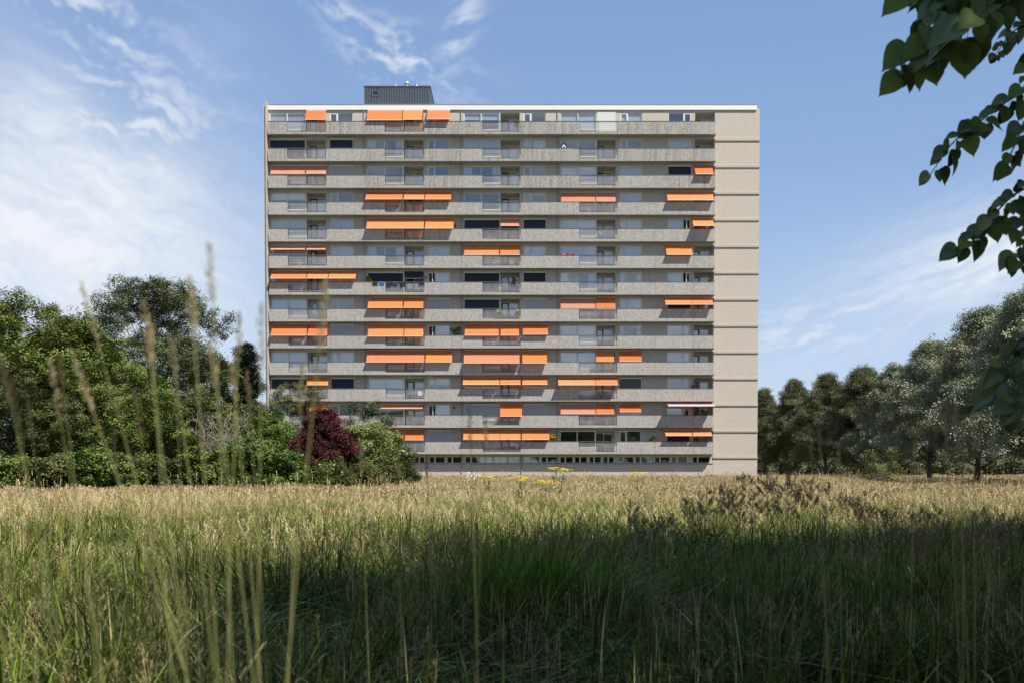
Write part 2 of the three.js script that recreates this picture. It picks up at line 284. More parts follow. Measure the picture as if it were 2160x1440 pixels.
for (let k = 0; k < FLOORS; k++) {
  const y = yb(k), codes = ROWS[FLOORS - 1 - k].split(' '), ceil = y + FLOOR, hi = k === FLOORS - 1 ? ceil - 0.02 : ceil;
  // slab through the building; its edge carries the parapets
  part(block, 'floor_slab', bx(XW0, XE, y + 0.003, y + 0.2, ZW - 9, ZF - 0.101), M.slab);
  BAYS.forEach((B, i) => {
    const [L, Lo, Be] = codes[i], uo = () => [RB() * 5, RB() * 5];
    const pan = (m0, m1) => { const [du, dv] = uo(); part(block, 'parapet_panel', bx(xf(m0) + 0.012, xf(m1) - 0.012, y, y + 1.25, ZF - 0.1, ZF, du, dv), M.panel[dirt(k)]); };
    pan(B.s, B.rail[0]);
    { const [du, dv] = uo(); part(block, 'edge_beam', bx(xf(B.rail[0]) - 0.011, xf(B.rail[1]) + 0.011, y, y + 0.26, ZF - 0.1, ZF - 0.004, du, dv), M.panel[dirt(k)]); }
    const mid = i === 3 ? B.e : B.e;
    pan(B.rail[1], mid);
    // railing with its many thin bars
    const r0 = xf(B.rail[0]) + 0.02, r1 = xf(B.rail[1]) - 0.02, rl = groupPart(block, 'railing'), n = Math.round((r1 - r0) / 0.118), rm = (r0 + r1) / 2;
    part(rl, 'rail_frame', join([bx(r0, r1, y + 0.31, y + 0.345, ZF - 0.085, ZF - 0.045), bx(r0, r0 + 0.04, y + 0.26, y + 1.27, ZF - 0.085, ZF - 0.044), bx(r1 - 0.04, r1, y + 0.26, y + 1.27, ZF - 0.085, ZF - 0.044), bx(rm - 0.02, rm + 0.02, y + 0.26, y + 1.27, ZF - 0.085, ZF - 0.044)]), M.rail);
    const bars = []; for (let j = 1; j < n; j++) { const x = lerp(r0, r1, j / n); bars.push(bx(x - 0.019, x + 0.019, y + 0.345, y + 1.27, ZF - 0.078, ZF - 0.052)); }
    const bm = part(rl, 'balusters', join(bars), M.bars); bm.userData.kind = 'stuff';
    if (i === 2 || i === 3) part(block, 'party_fin', bx(xf(B.rail[1]) + 0.014, xf(B.rail[1]) + 0.13, y + 0.26, y + 0.62, ZF - 0.3, ZF - 0.101), M.fascia);
    // wall: piers, heads, openings
    const a = xw(B.l[0]), r1w = xw(B.r[1]), b0 = xw(B.b[0]), b1 = xw(B.b[1]), s = i ? xw(B.s) : XW0, e = xw(B.e), l1 = xw(B.l[1]), r0w = xw(B.r[0]), top = y + 2.44;
    wallPiece('brick_pier', s, a, y + 0.2, hi); wallPiece('brick_pier', r1w, b0, y + 0.2, hi); wallPiece('brick_pier', b1, e, y + 0.2, hi);
    part(block, 'window_head', bx(a, r1w, top + 0.001, hi, ZW - 0.2, ZW - 0.004), M.plaster);
    part(block, 'window_head', bx(b0, b1, top + 0.021, hi, ZW - 0.2, ZW - 0.004), M.plaster);
    wallPiece('brick_spandrel', b0, b1, y + 0.2, y + 1.049, 0.2);
    part(block, 'mullion_post', bx(l1, r0w, y + 0.2, top, ZW - 0.12, ZW + 0.01), M.frame);
    livingWindow(k, B.l[0], B.l[1], L); loggia(k, B.r[0], B.r[1], Lo); bedroomWindow(k, B.b[0], B.b[1], Be);
    part(block, 'party_wall', bx(e - 0.12, e + 0.12, y + 0.2, hi, ZW - 5, ZW - 0.241), M.roomWall);
  });
  { // the short last bay
    const [Be, Lo] = codes[4], [s, b0, b1, r0, r1] = [1383, 1408, 1457, 1464.5, 1506].map(xw);
    for (const [m0, m1] of [[1383, 1464], [1464, 1507.5]]) part(block, 'parapet_panel', bx(xf(m0) + 0.012, xf(m1) - 0.012, y, y + 1.25, ZF - 0.1, ZF, RB() * 5, RB() * 5), M.panel[dirt(k)]);
    part(block, 'parapet_return', bx(XR - 0.113, XR - 0.013, y, y + 1.25, ZW + 0.002, ZF - 0.102, RB() * 5, 0), M.panel[0]);
    wallPiece('brick_pier', s, b0, y + 0.2, hi); wallPiece('brick_pier', b1, r0, y + 0.2, hi);
    part(block, 'window_head', bx(b0, b1, y + 2.461, hi, ZW - 0.2, ZW - 0.004), M.plaster);
    part(block, 'window_head', bx(r0, r1, y + 2.5, hi, ZW - 0.2, ZW - 0.004), M.plaster);
    wallPiece('brick_spandrel', b0, b1, y + 0.2, y + 1.049, 0.2);
    bedroomWindow(k, 1408, 1457, Be, true); loggia(k, 1464.5, 1505, Lo, true);
  }
  // handrail, one length for each bay
  [[566.5, 769], [769, 973], [973, 1177], [1177, 1383], [1383, 1507.5]].forEach(([m0, m1]) => part(block, 'handrail', join([bx(xf(m0) + 0.008, xf(m1) - 0.008, y + 1.285, y + 1.345, ZF - 0.11, ZF + 0.01), ...[0.06, 0.3, 0.55, 0.8, 0.95].map((t) => { const x = lerp(xf(m0), xf(m1), t); return bx(x - 0.012, x + 0.012, y + 1.25, y + 1.286, ZF - 0.07, ZF - 0.03); })]), M.rail));
}
// rooms end in a dark inner wall; the ends and the back close the block
const TOP = yb(FLOORS), ROOF = heightOf(220, WALL - 0.1);
part(block, 'inner_wall', bx(XW0, XE, 0.1, TOP, ZW - 5.2, ZW - 5.001), M.roomWall);
part(block, 'rear_wall', bx(XW0 - 0.4, xw(1600), 0, TOP, ZW - 12.5, ZW - 12), M.brick);
part(block, 'roof_slab', bx(XW0, xw(1594), TOP, TOP + 0.25, ZW - 12, ZW - 0.001), M.slab);
[[568, 755], [755, 960], [960, 1165], [1165, 1384], [1384, 1594]].forEach(([a, b]) => part(block, 'roof_fascia', bx(xw(a) + 0.006, xw(b) - 0.006, TOP - 0.01, ROOF - 0.06, ZW - 0.05, ZW + 0.14), M.fascia));
part(block, 'roof_capping', bx(xw(567.5), xw(1594.5), ROOF - 0.058, ROOF, ZW - 0.4, ZW + 0.17), M.capping);
// end block of brick with a string course at each storey
const X1 = xw(1600.5);
for (let k = -1; k < FLOORS; k++) {
  const y0 = k < 0 ? 0 : yb(k) - 0.22, y1 = k === FLOORS - 1 ? ROOF - 0.42 : yb(k + 1) - 0.44;
  part(block, 'brick_end_wall', bx(XE + 0.02, X1, y0, y1, ZW - 12, ZW - 0.002 * (k & 1), 0.07 * k, 0), M.brick);
  if (k >= 0) { part(block, 'string_course', bx(XE + 0.02, X1 + 0.03, y0 - 0.22, y0 - 0.001, ZW - 12.03, ZW + 0.09), M.band); }
}
// left end fin, flush with the parapets
const F0 = xf(557.5), F1 = XW0;
for (let k = -1; k < FLOORS; k++) { const y0 = k < 0 ? 0 : yb(k), y1 = k === FLOORS - 1 ? ROOF : yb(k + 1); part(block, 'end_fin', bx(F0, F1 - 0.005, y0 + 0.006, y1 - 0.006, ZW - 12, ZF - 0.12, 0.05 * k, 0), M.brick); part(block, 'fin_joint', bx(F0 - 0.02, F1 - 0.15, y1 - 0.16, y1 - 0.04, ZF - 0.119, ZF - 0.09), M.band); }
const downpipe = (x, y0, y1, z) => { part(block, 'downpipe', join([bar(V(x, y0, z), V(x, y1, z), 0.045, 0.045, 8), ...Array.from({ length: 14 }, (_, i) => bar(V(x, lerp(y0, y1, (i + 0.5) / 14) - 0.03, z), V(x, lerp(y0, y1, (i + 0.5) / 14) + 0.03, z), 0.062, 0.062, 8))]), M.pipe); };
downpipe(xf(561.5), 0.1, ROOF - 0.3, ZF - 0.05);
for (const m of [769, 973, 1175.5]) downpipe(xw(m), 0.1, TOP, ZW + 0.07);
// ground storey: long strip of small windows over brickwork
{
  const sill = heightOf(976.3, WALL), head = heightOf(962, WALL), top = BASE, strips = [];
  const pairs = [[0.0, 9, 12, 21], [27, 36, 39, 48.5], [51.5, 59, 63, 78], [83, 92, 95, 113], [117, 126, 129, 147.5], [156, 166, 169, 181], [187, 197, 199, 205]];
  part(block, 'plinth_wall', bx(XW0, XE, 0, sill - 0.06, ZW - 0.24, ZW, 0.4, 0), M.brick);
  part(block, 'strip_lintel', bx(XW0, XE, head + 0.001, top + 0.002, ZW - 0.24, ZW - 0.01), M.plaster);
  part(block, 'strip_sill', bx(XW0, XE, sill - 0.059, sill - 0.002, ZW - 0.24, ZW + 0.06), M.screenSlate);
  const marks = [[873, 882, 893.5], [906, 915, 936.5], [943, 952, 973.5], [982, 992, 1007.5], [1013, 1023, 1037.5], [1043, 1053, 1068], [1074, 1083, 1095], [1106, 1116, 1137.5], [1143, 1153, 1174.5], [1183, 1192, 1208.5], [1214, 1223, 1238.5], [1245, 1253, 1268.5], [1274, 1283, 1295.5], [1307, 1316, 1337.5], [1343, 1352, 1374.5], [1383, 1393, 1414.5], [1420, 1429, 1451], [1464, 1473, 1499.5]];
  for (let m = 862; m > 580; m -= 31) marks.unshift([m - 21, m - 12, m]);
  let last = XW0;
  for (const [a, b, c] of marks) {
    const x0 = xw(a - 1.5), x1 = xw(c + 1.5), m0 = xw(b), m1 = xw(b + 2.8), w = groupPart(block, 'strip_window');
    if (x0 - last > 0.01) part(block, 'strip_pier', bx(last, x0, sill, head, ZW - 0.24, ZW - 0.012), M.plaster);
    last = x1;
    part(w, 'frame', frameBars(x0, x1, sill, head, ZW - 0.12, ZW - 0.03, 0.07, [[m0 - 0.002, m1]]), M.frame);
    part(w, 'pane', bx(x0 + 0.07, m0 - 0.002, sill + 0.07, head - 0.07, ZW - 0.08, ZW - 0.075), M.glass);
    part(w, 'pane', bx(m1, x1 - 0.07, sill + 0.07, head - 0.07, ZW - 0.08, ZW - 0.075), M.glass);
    if (RB() < 0.4) part(w, 'curtain', pleats(RB() < 0.5 ? m1 : x0 + 0.05, x1 - 0.05, sill + 0.04, head - 0.04, ZW - 0.17), RB() < 0.5 ? M.sheer : M.beige);
  }
  part(block, 'strip_pier', bx(last, XE, sill, head, ZW - 0.24, ZW - 0.012), M.plaster);
  for (const m of [900, 1100]) part(block, 'downpipe', bar(V(xw(m), 0.05, ZW + 0.06), V(xw(m), BASE, ZW + 0.06), 0.05, 0.05, 8), M.pipe);
  part(block, 'ground_slab', bx(XW0, XE, 0, 0.1, ZW - 5, ZW - 0.25), M.slab);
}
// roof house in ribbed sheet, with a small window and three vents
{
  const RZ = WALL + 4.5, s = depthAt(39, RZ) / FOCAL, x0 = (768 - 1080) * s, x1 = (907.5 - 1080) * s, y0 = ROOF - 0.8, y1 = heightOf(181, RZ), z = -RZ, hs = groupPart(block, 'roof_house');
  part(hs, 'core', bx(x0 + 0.1, x1 - 0.1, y0, y1 - 0.05, z - 6, z - 0.1), M.claddingDark);
  const ribs = [], n = 26, w = (x1 - x0) / n, win = [x0 + (x1 - x0) * 0.115, x0 + (x1 - x0) * 0.225, heightOf(203, RZ), heightOf(190.5, RZ)];
  for (let i = 0; i < n; i++) { const a = x0 + i * w, c = a + w / 2; if (c > win[0] && c < win[1]) { ribs.push(bx(a, a + w * 0.62, y0, win[2], z - 0.1, z), bx(a, a + w * 0.62, win[3], y1 - 0.1, z - 0.1, z)); } else ribs.push(bx(a, a + w * 0.62, y0, y1 - 0.1, z - 0.1, z)); ribs.push(bx(a + w * 0.62, a + w, y0, c > win[0] && c < win[1] ? win[2] : y1 - 0.1, z - 0.1, z - 0.06)); }
  const nz = 22, wz = 6 / nz; for (let i = 0; i < nz; i++) ribs.push(bx(x1 - 0.1, x1, y0, y1 - 0.1, z - 0.1 - i * wz - wz * 0.62, z - 0.1 - i * wz), bx(x1 - 0.1, x1 - 0.05, y0, y1 - 0.1, z - 0.1 - (i + 1) * wz, z - 0.1 - i * wz - wz * 0.62));
  part(hs, 'ribbed_cladding', join(ribs), M.cladding);
  part(hs, 'edge_trim', bx(x0 - 0.05, x1 + 0.05, y1 - 0.1, y1, z - 6.05, z + 0.04), M.cladding);
  part(hs, 'window_frame', frameBars(win[0], win[1], win[2], win[3], z - 0.09, z + 0.03, 0.14), M.cladding);
  part(hs, 'window_pane', bx(win[0] + 0.14, win[1] - 0.14, win[2] + 0.14, win[3] - 0.14, z - 0.06, z - 0.05), mat(0.05, 0.035, 0.055, 0.2));
  for (const m of [834.5, 878.5]) { const x = (m - 1080) * s; part(hs, 'vent_pipe', join([bar(V(x, y1, z - 0.25), V(x, y1 + 0.42, z - 0.25), 0.09, 0.075, 10), bar(V(x, y1, z - 0.25), V(x, y1 + 0.07, z - 0.25), 0.17, 0.15, 10), bar(V(x, y1 + 0.42, z - 0.25), V(x, y1 + 0.5, z - 0.25), 0.1, 0.1, 10)]), M.zinc); }
  const x = (857.5 - 1080) * s, pts = [[0.0, 0], [0.27, 0], [0.25, 0.08], [0.18, 0.1], [0.18, 0.2], [0.29, 0.26], [0.3, 0.42], [0.24, 0.52], [0.12, 0.58], [0, 0.59]].map(([a, b]) => new THREE.Vector2(a, b)), lg = new THREE.LatheGeometry(pts, 16);
  lg.translate(x, y1, z - 0.32); part(hs, 'vent_cowl', lg, M.zinc);
  part(block, 'roof_mast', bar(V(xw(738), ROOF, ZW - 4), V(xw(738), ROOF + 1.25, ZW - 4), 0.012, 0.008, 5), M.bars);
}
// ------------------------------------------------------------------ awnings: [storey from the roof, x0, x1, bar level, reach beyond the parapet, cloth]
const AWNINGS = [
  [1, 643, 685, 252, 0.05, 'o'], [1, 773, 847, 253, 0.2, 'o'], [1, 849, 890, 252, 0.2, 'o'], [1, 900, 948, 251, 0.35, 'o'],
  [3, 570, 642, 366, -0.12, 's'], [3, 645, 687, 366, -0.12, 's'], [3, 1468, 1506, 367, 0.38, 'o'],
  [4, 770, 848, 420, 0.43, 'o'], [4, 851, 894, 420, 0.43, 'o'], [4, 896, 951, 420, 0.43, 'o'], [4, 1184, 1256, 425, -0.02, 's'], [4, 1258, 1299, 425, -0.02, 's'], [4, 1409, 1507, 422, 0.45, 'o'],
  [5, 772, 893, 481.5, 0.5, 'o'], [5, 896, 956, 481.5, 0.5, 'o'], [5, 1056, 1095, 476, -0.12, 's'], [5, 1464, 1508, 476, 0.69, 'o'],
  [6, 570, 642, 526, -0.05, 's'], [6, 646, 686, 526, -0.05, 's'], [6, 979, 1052, 537, -0.05, 'o'], [6, 1055, 1096, 537, -0.05, 'o'], [6, 1407, 1462, 537, 0.38, 'o'],
  [7, 569, 644, 587, 0.45, 'o'], [7, 646, 690, 587, 0.45, 'o'], [7, 692, 749, 587, 0.45, 'o'],
  [8, 775, 848, 649, 0.42, 'o'], [8, 851, 892, 649, 0.42, 'o'], [8, 1183, 1256, 651.5, -0.02, 's'], [8, 1258, 1299, 652, -0.02, 'o'], [8, 1405, 1461, 642, 0.6, 'o'], [8, 1462, 1506, 642, 0.6, 'o'],
  [9, 570, 645, 707, 0.33, 'o'], [9, 648, 688, 707, 0.33, 'o'], [9, 775, 850, 709, 0.31, 'o'], [9, 852, 892, 709, 0.31, 'o'], [9, 980, 1052, 707, 0.18, 'o'], [9, 1056, 1095, 707, 0.18, 'o'], [9, 1103, 1156, 705, 0.3, 'o'],
  [10, 772, 894, 763, 0.38, 's'], [10, 897, 953, 763, 0.38, 'o'], [10, 978, 1096, 765, 0.5, 's'], [10, 1102, 1154, 765, 0.5, 'o'], [10, 1258, 1296, 763, -0.05, 'o'], [10, 1307, 1354, 761.5, 0.0, 'o'],
  [11, 646, 691, 811, 0.1, 'o'], [11, 976, 1053, 810, 0.52, 'o'], [11, 1055, 1098, 810, 0.52, 'o'], [11, 1102, 1155, 810, 0.52, 'o'], [11, 1178, 1256, 811, 0.7, 'o'], [11, 1257, 1304, 811, 0.7, 'o'],
  [12, 650, 690, 872, 0.1, 'o'], [12, 777, 891, 861, -0.1, 's'], [12, 1055, 1101, 877, 0.3, 'o'], [12, 1183, 1256, 872, -0.05, 's'], [12, 1258, 1296, 872, -0.05, 'o'], [12, 1308, 1353, 868, -0.05, 'o'], [12, 1410, 1508, 853, 1.05, 'r'],
  [13, 777, 850, 929, 0.0, 'o'], [13, 853, 893, 927, 0.0, 'o'], [13, 977, 1054, 926, 0.42, 'o'], [13, 1055, 1098, 926, 0.42, 'o'], [13, 1101, 1159, 926, 0.42, 'o'], [13, 1405, 1461, 918, 0.5, 'o'], [13, 1463, 1503, 918, 0.5, 'o']];
for (const [row, m0, m1, level, reach, kind] of AWNINGS) {
  const k = FLOORS - row, zb = FRONT - reach, Y = heightOf(level, zb), s = depthAt(Y, zb) / FOCAL, x0 = (m0 - 1080) * s, x1 = (m1 - 1080) * s, yt = yb(k) + FLOOR - (row === 1 ? 0.06 : 0.14) - (kind === 's' && row !== 10 ? 0.18 : 0.05), zt = ZW + 0.14, zf = -zb;
  const aw = groupPart(block, 'awning'), nx = 14, ny = 6, p = [], uv = [], ix = [], sag = 0.01 + 0.03 * RB(), tilt = (RB() - 0.5) * 0.03, ph = RB() * 6, list = AWN[kind];
  for (let j = 0; j <= ny; j++) for (let i = 0; i <= nx; i++) { const u = i / nx, v = j / ny; p.push(lerp(x0, x1, u), lerp(yt, Y + tilt * (u - 0.5), v) - sag * Math.sin(v * Math.PI) * (0.7 + 0.3 * Math.sin(u * Math.PI)) + 0.012 * Math.sin(u * 9 + ph) * v + 0.008 * Math.sin(u * 23 + ph * 2) * Math.sin(v * 3.1), lerp(zt, zf, v)); uv.push(lerp(x0, x1, u), v); if (i && j) { const a = (j - 1) * (nx + 1) + i - 1; ix.push(a, a + nx + 1, a + 1, a + 1, a + nx + 1, a + nx + 2); } }
  const g = new THREE.BufferGeometry(); g.setAttribute('position', new THREE.Float32BufferAttribute(p, 3)); g.setAttribute('uv', new THREE.Float32BufferAttribute(uv, 2)); g.setIndex(ix); g.computeVertexNormals();
  const fabric = part(aw, 'fabric', g, list[Math.floor(RB() * list.length)]);
  if (kind === 'r') fabric.userData.label = 'red awning cloth with white front bar';
  part(aw, 'front_bar', bx(x0 - 0.03, x1 + 0.03, Y - (kind === 'r' ? 0.16 : 0.035), Y + 0.012, zf - 0.02, zf + 0.03), kind === 'r' ? M.white : M.frame);
  part(aw, 'cassette', bx(x0 - 0.02, x1 + 0.02, yt - 0.02, yt + 0.1, ZW + 0.004, ZW + 0.139), M.frameOld);
  for (const x of [x0 + 0.03, x1 - 0.03]) part(aw, 'arm', bar(V(x, yt - 0.75 > Y - 0.2 ? yt - 0.75 : Y - 0.1, ZW + 0.03), V(x, Y - 0.02, zf - 0.01), 0.014, 0.014, 5), M.frame);
}
// small awnings on the far gable side, seen edge on
for (const [level, r] of [[423, 0.14], [480, 0.1], [545, 0.06], [651, 0.16], [708, 0.05], [868, 0.2]]) { const y = heightOf(level, WALL + 2); part(block, 'gable_awning', (() => { const g = new THREE.BufferGeometry(); g.setAttribute('position', new THREE.Float32BufferAttribute([X1 + 0.03, y + 0.25, -WALL - 1, X1 + 0.03, y + 0.25, -WALL - 3, X1 + 0.1 + r, y - 0.15, -WALL - 3, X1 + 0.1 + r, y - 0.15, -WALL - 1], 3)); g.setIndex([0, 1, 2, 0, 2, 3]); g.computeVertexNormals(); return g; })(), AWN.r[0]); }

// ------------------------------------------------------------------ ground
const soil = (() => { const N = 512, t = pixelsTexture(N, N, (x, y) => { const n = 0.5 + 0.5 * loopNoise(x, y, N, N, 5, 5, 3), g = R0(); return [toS(lerp(0.07, 0.13, n) * (0.7 + 0.6 * g)), toS(lerp(0.075, 0.11, n) * (0.7 + 0.6 * g)), toS(lerp(0.03, 0.05, n) * (0.7 + 0.6 * g))]; }, true); t.repeat.set(1 / 6, 1 / 6); return new THREE.MeshStandardMaterial({ map: t, roughness: 1 }); })();
structure('ground', bx(-900, 900, -1, 0, -1400, 300), soil);

// ------------------------------------------------------------------ grass, blade by blade
const leafMat = (name, gloss) => { const m = new THREE.MeshPhysicalMaterial({ vertexColors: true, roughness: 0.75, specularIntensity: gloss, side: THREE.DoubleSide }); m.name = name; return m; };
const grassMat = leafMat('grass blades', 0.3), leafM = leafMat('leaves', 0.6);
// collects coloured faces
class Blades {
  constructor() { this.p = []; this.c = []; this.n = []; }
  tri(a, b, c, col) { const n = b.clone().sub(a).cross(c.clone().sub(a)).normalize(); for (const q of [a, b, c]) { this.p.push(q.x, q.y, q.z); this.c.push(...col); this.n.push(n.x, n.y, n.z); } }
  // a bending blade: base, heading, height, how far the tip leans out, width
  blade(x, z, turn, h, lean, w, col, segs = 3, y0 = 0) {
    const dx = Math.cos(turn), dz = Math.sin(turn), sx = -dz * w / 2, sz = dx * w / 2; let L, Rr;
    for (let i = 0; i <= segs; i++) {
      const t = i / segs, o = lean * t * t, y = y0 + h * (t - 0.22 * (lean / h) * t * t), k = i === segs ? 0 : 1 - 0.55 * t * t, a = V(x + dx * o - sx * k, y, z + dz * o - sz * k), b = V(x + dx * o + sx * k, y, z + dz * o + sz * k);
      if (i) { this.tri(L, Rr, b, col); if (i < segs) this.tri(L, b, a, col); }
      L = a; Rr = b;
    }
  }
  // a stem that carries a seed head; kinds: 0 narrow spike, 1 open panicle, 2 tufted head
  stalk(x, z, turn, h, lean, w, stem, head, kind, rnd, size = 1) {
    const dx = Math.cos(turn), dz = Math.sin(turn), at = (t) => V(x + dx * lean * t * t, h * (t - 0.15 * (lean / h) * t * t), z + dz * lean * t * t), segs = 4;
    const side = V(-dz, 0, dx).multiplyScalar(w / 2);
    for (let i = 0; i < segs; i++) { const a = at(i / segs), b = at((i + 1) / segs); this.tri(a.clone().sub(side), a.clone().add(side), b, stem); this.tri(a.clone().sub(side), b, b.clone().sub(side), stem); }
    const grain = (p, d, l, ww, col) => { const s = V(-d.z + 0.2, 0.1, d.x).normalize().multiplyScalar(ww / 2), m = p.clone().addScaledVector(d, l * 0.45), e = p.clone().addScaledVector(d, l); this.tri(p, m.clone().add(s), e, col); this.tri(p, e, m.clone().sub(s), col); };
    const tip = at(1), dir = at(1).sub(at(0.85)).normalize(), hl = (kind === 0 ? 0.13 : kind === 1 ? 0.2 : 0.09) * size, n = kind === 1 ? 26 : kind === 0 ? 14 : 16;
    for (let i = 0; i < n; i++) {
      const t = i / n, q = rnd() * 6.283, p = at(1 - hl / h * 0.9).lerp(tip.clone().addScaledVector(dir, hl * 0.12), t), tone = 0.8 + 0.4 * rnd(), col = head.map((v) => v * tone);
      const out = V(Math.cos(q), 0, Math.sin(q));
      if (kind === 0) grain(p, dir.clone().multiplyScalar(0.9).addScaledVector(out, 0.35).normalize(), hl * 0.22, w * 2.6 * (1.1 - 0.5 * t), col);
      else if (kind === 1) { const reach = hl * 0.32 * (1 - t) * (0.4 + rnd()); const e = p.clone().addScaledVector(out, reach); e.y += reach * 0.6; this.tri(p, p.clone().add(V(0, w * 0.3, 0)), e, stem); grain(e, dir.clone().addScaledVector(out, 0.5).normalize(), hl * 0.12, w * 1.5, col); grain(p.clone().lerp(e, 0.6), dir.clone().addScaledVector(out, -0.3).normalize(), hl * 0.1, w * 1.3, col); }
      else grain(p, dir.clone().multiplyScalar(0.8).addScaledVector(out, 0.7).normalize(), hl * 0.3, w * 3, col);
    }
  }
  geometry() { const g = new THREE.BufferGeometry(); g.setAttribute('position', new THREE.Float32BufferAttribute(this.p, 3)); g.setAttribute('color', new THREE.Float32BufferAttribute(this.c, 3)); g.setAttribute('normal', new THREE.Float32BufferAttribute(this.n, 3)); return g; }
}
const GREENS = [[0.12, 0.16, 0.03], [0.16, 0.20, 0.04], [0.21, 0.24, 0.055], [0.11, 0.15, 0.035], [0.27, 0.28, 0.075]], STRAWS = [[0.42, 0.36, 0.18], [0.36, 0.28, 0.15], [0.48, 0.40, 0.25], [0.33, 0.27, 0.16]], HEADS = [[0.53, 0.49, 0.28], [0.47, 0.43, 0.22], [0.58, 0.53, 0.33], [0.45, 0.37, 0.22]];
const pick = (l, rnd) => l[Math.floor(rnd() * l.length)];
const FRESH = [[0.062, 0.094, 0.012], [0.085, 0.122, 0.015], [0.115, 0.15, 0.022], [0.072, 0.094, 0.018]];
function tuft(seed, n, h0, h1, spread, w, dry, segs = 3, leanK = 0.55, greens = GREENS) {
  const rnd = rng(seed), b = new Blades();
  for (let i = 0; i < n; i++) { const a = rnd() * 6.283, r = spread * Math.sqrt(rnd()), h = lerp(h0, h1, rnd()), t = 0.8 + 0.4 * rnd(); b.blade(Math.cos(a) * r, Math.sin(a) * r, a + (rnd() - 0.5) * 2.4, h, h * leanK * rnd() * 1.6, w * (0.6 + 0.8 * rnd()), (rnd() < dry ? pick(STRAWS, rnd) : pick(greens, rnd)).map((v) => v * t), segs); }
  return b.geometry();
}
function stalks(seed, n, h0, h1, spread, w, kinds, green = 0.35, size = 1, leanK = 0.3, heads = HEADS) {
  const rnd = rng(seed), b = new Blades();
  for (let i = 0; i < n; i++) { const a = rnd() * 6.283, r = spread * Math.sqrt(rnd()), h = lerp(h0, h1, rnd()); b.stalk(Math.cos(a) * r, Math.sin(a) * r, rnd() * 6.283, h, h * leanK * rnd(), w, rnd() < green ? pick(GREENS, rnd) : pick(STRAWS, rnd), pick(heads, rnd), pick(kinds, rnd), rnd, size); }
  return b.geometry();
}
const dummy = new THREE.Object3D(), tint = new THREE.Color();
function scatter(parent, name, geometry, material, spots) { // spots: [x, y, z, turn, scale, sy, r, g, b]
  const m = new THREE.InstancedMesh(geometry, material, spots.length); m.name = name;
  spots.forEach(([x, y, z, turn, s, sy, r, g, b], i) => { dummy.position.set(x, y, z); dummy.rotation.set(0, turn, 0); dummy.scale.set(s, sy, s); dummy.updateMatrix(); m.setMatrixAt(i, dummy.matrix); m.setColorAt(i, tint.setRGB(r, g, b)); });
  shade(m); parent.add(m); return m;
}
// where the meadow is green, where it is dry, where it is trodden
const greenness = (x, z) => { const f = noise2(x * 0.10 + 3, z * 0.055) * 0.55 + noise2(x * 0.31, z * 0.2 + 9) * 0.35, lush = Math.exp(-(((x - 1.5) / 6) ** 2) - ((z + 22) / 12) ** 2) * 0.45 + Math.exp(-(((x + 4.5) / 4) ** 2) - ((z + 38) / 9) ** 2) * 0.9 + Math.exp(-(((x - 0.9) / 1.6) ** 2) - ((z + 17) / 9) ** 2) * 0.5 + Math.exp(-(((x - 3) / 5) ** 2) - ((z + 9) / 4) ** 2) * 0.5; return clamp(0.42 + 0.5 * f + lush - sstep(-50, -85, z) * 0.32 - (x < -8 ? 0.1 : 0)); };
const trodden = (x, z) => { const d = -z; if (d < 4.5 || d > 14) return 0; const px = 0.62 + 0.09 * (d - 5) + 0.1 * Math.sin(d); return Math.exp(-(((x - px) / 0.22) ** 2)); };
const RG = rng(900);
function field(d0, d1, density, fn, wide = 0.56) {
  const out = [], area = wide * (d1 * d1 - d0 * d0), n = Math.round(area * density);
  for (let i = 0; i < n; i++) { const d = Math.sqrt(lerp(d0 * d0, d1 * d1, RG())), x = (RG() * 2 - 1) * (d * wide + 0.6), z = -d, s = fn(x, z, d); if (s) out.push(s); }
  return out;
}
const clearOf = (x, z) => !(z < -111 && x > -27 && x < 26);
const spot = (x, z, s, sy, g) => { const v = 0.82 + 0.36 * RG(), y = lerp(1.12, 0.96, g); return [x, -0.01, z, RG() * 6.283, s, sy, v * y * 1.02, v, v * lerp(0.95, 0.9, g)]; };
const meadow = (name, label, geometry, spots) => { const m = scatter(scene, name, geometry, grassMat, spots); m.userData.kind = 'stuff'; tag(m, label, 'grass'); return m; };
const hk = (x, z) => 0.9 + 0.24 * noise2(x * 0.22, z * 0.16 + 40) + 0.2 * noise2(x * 0.8, z * 0.6);
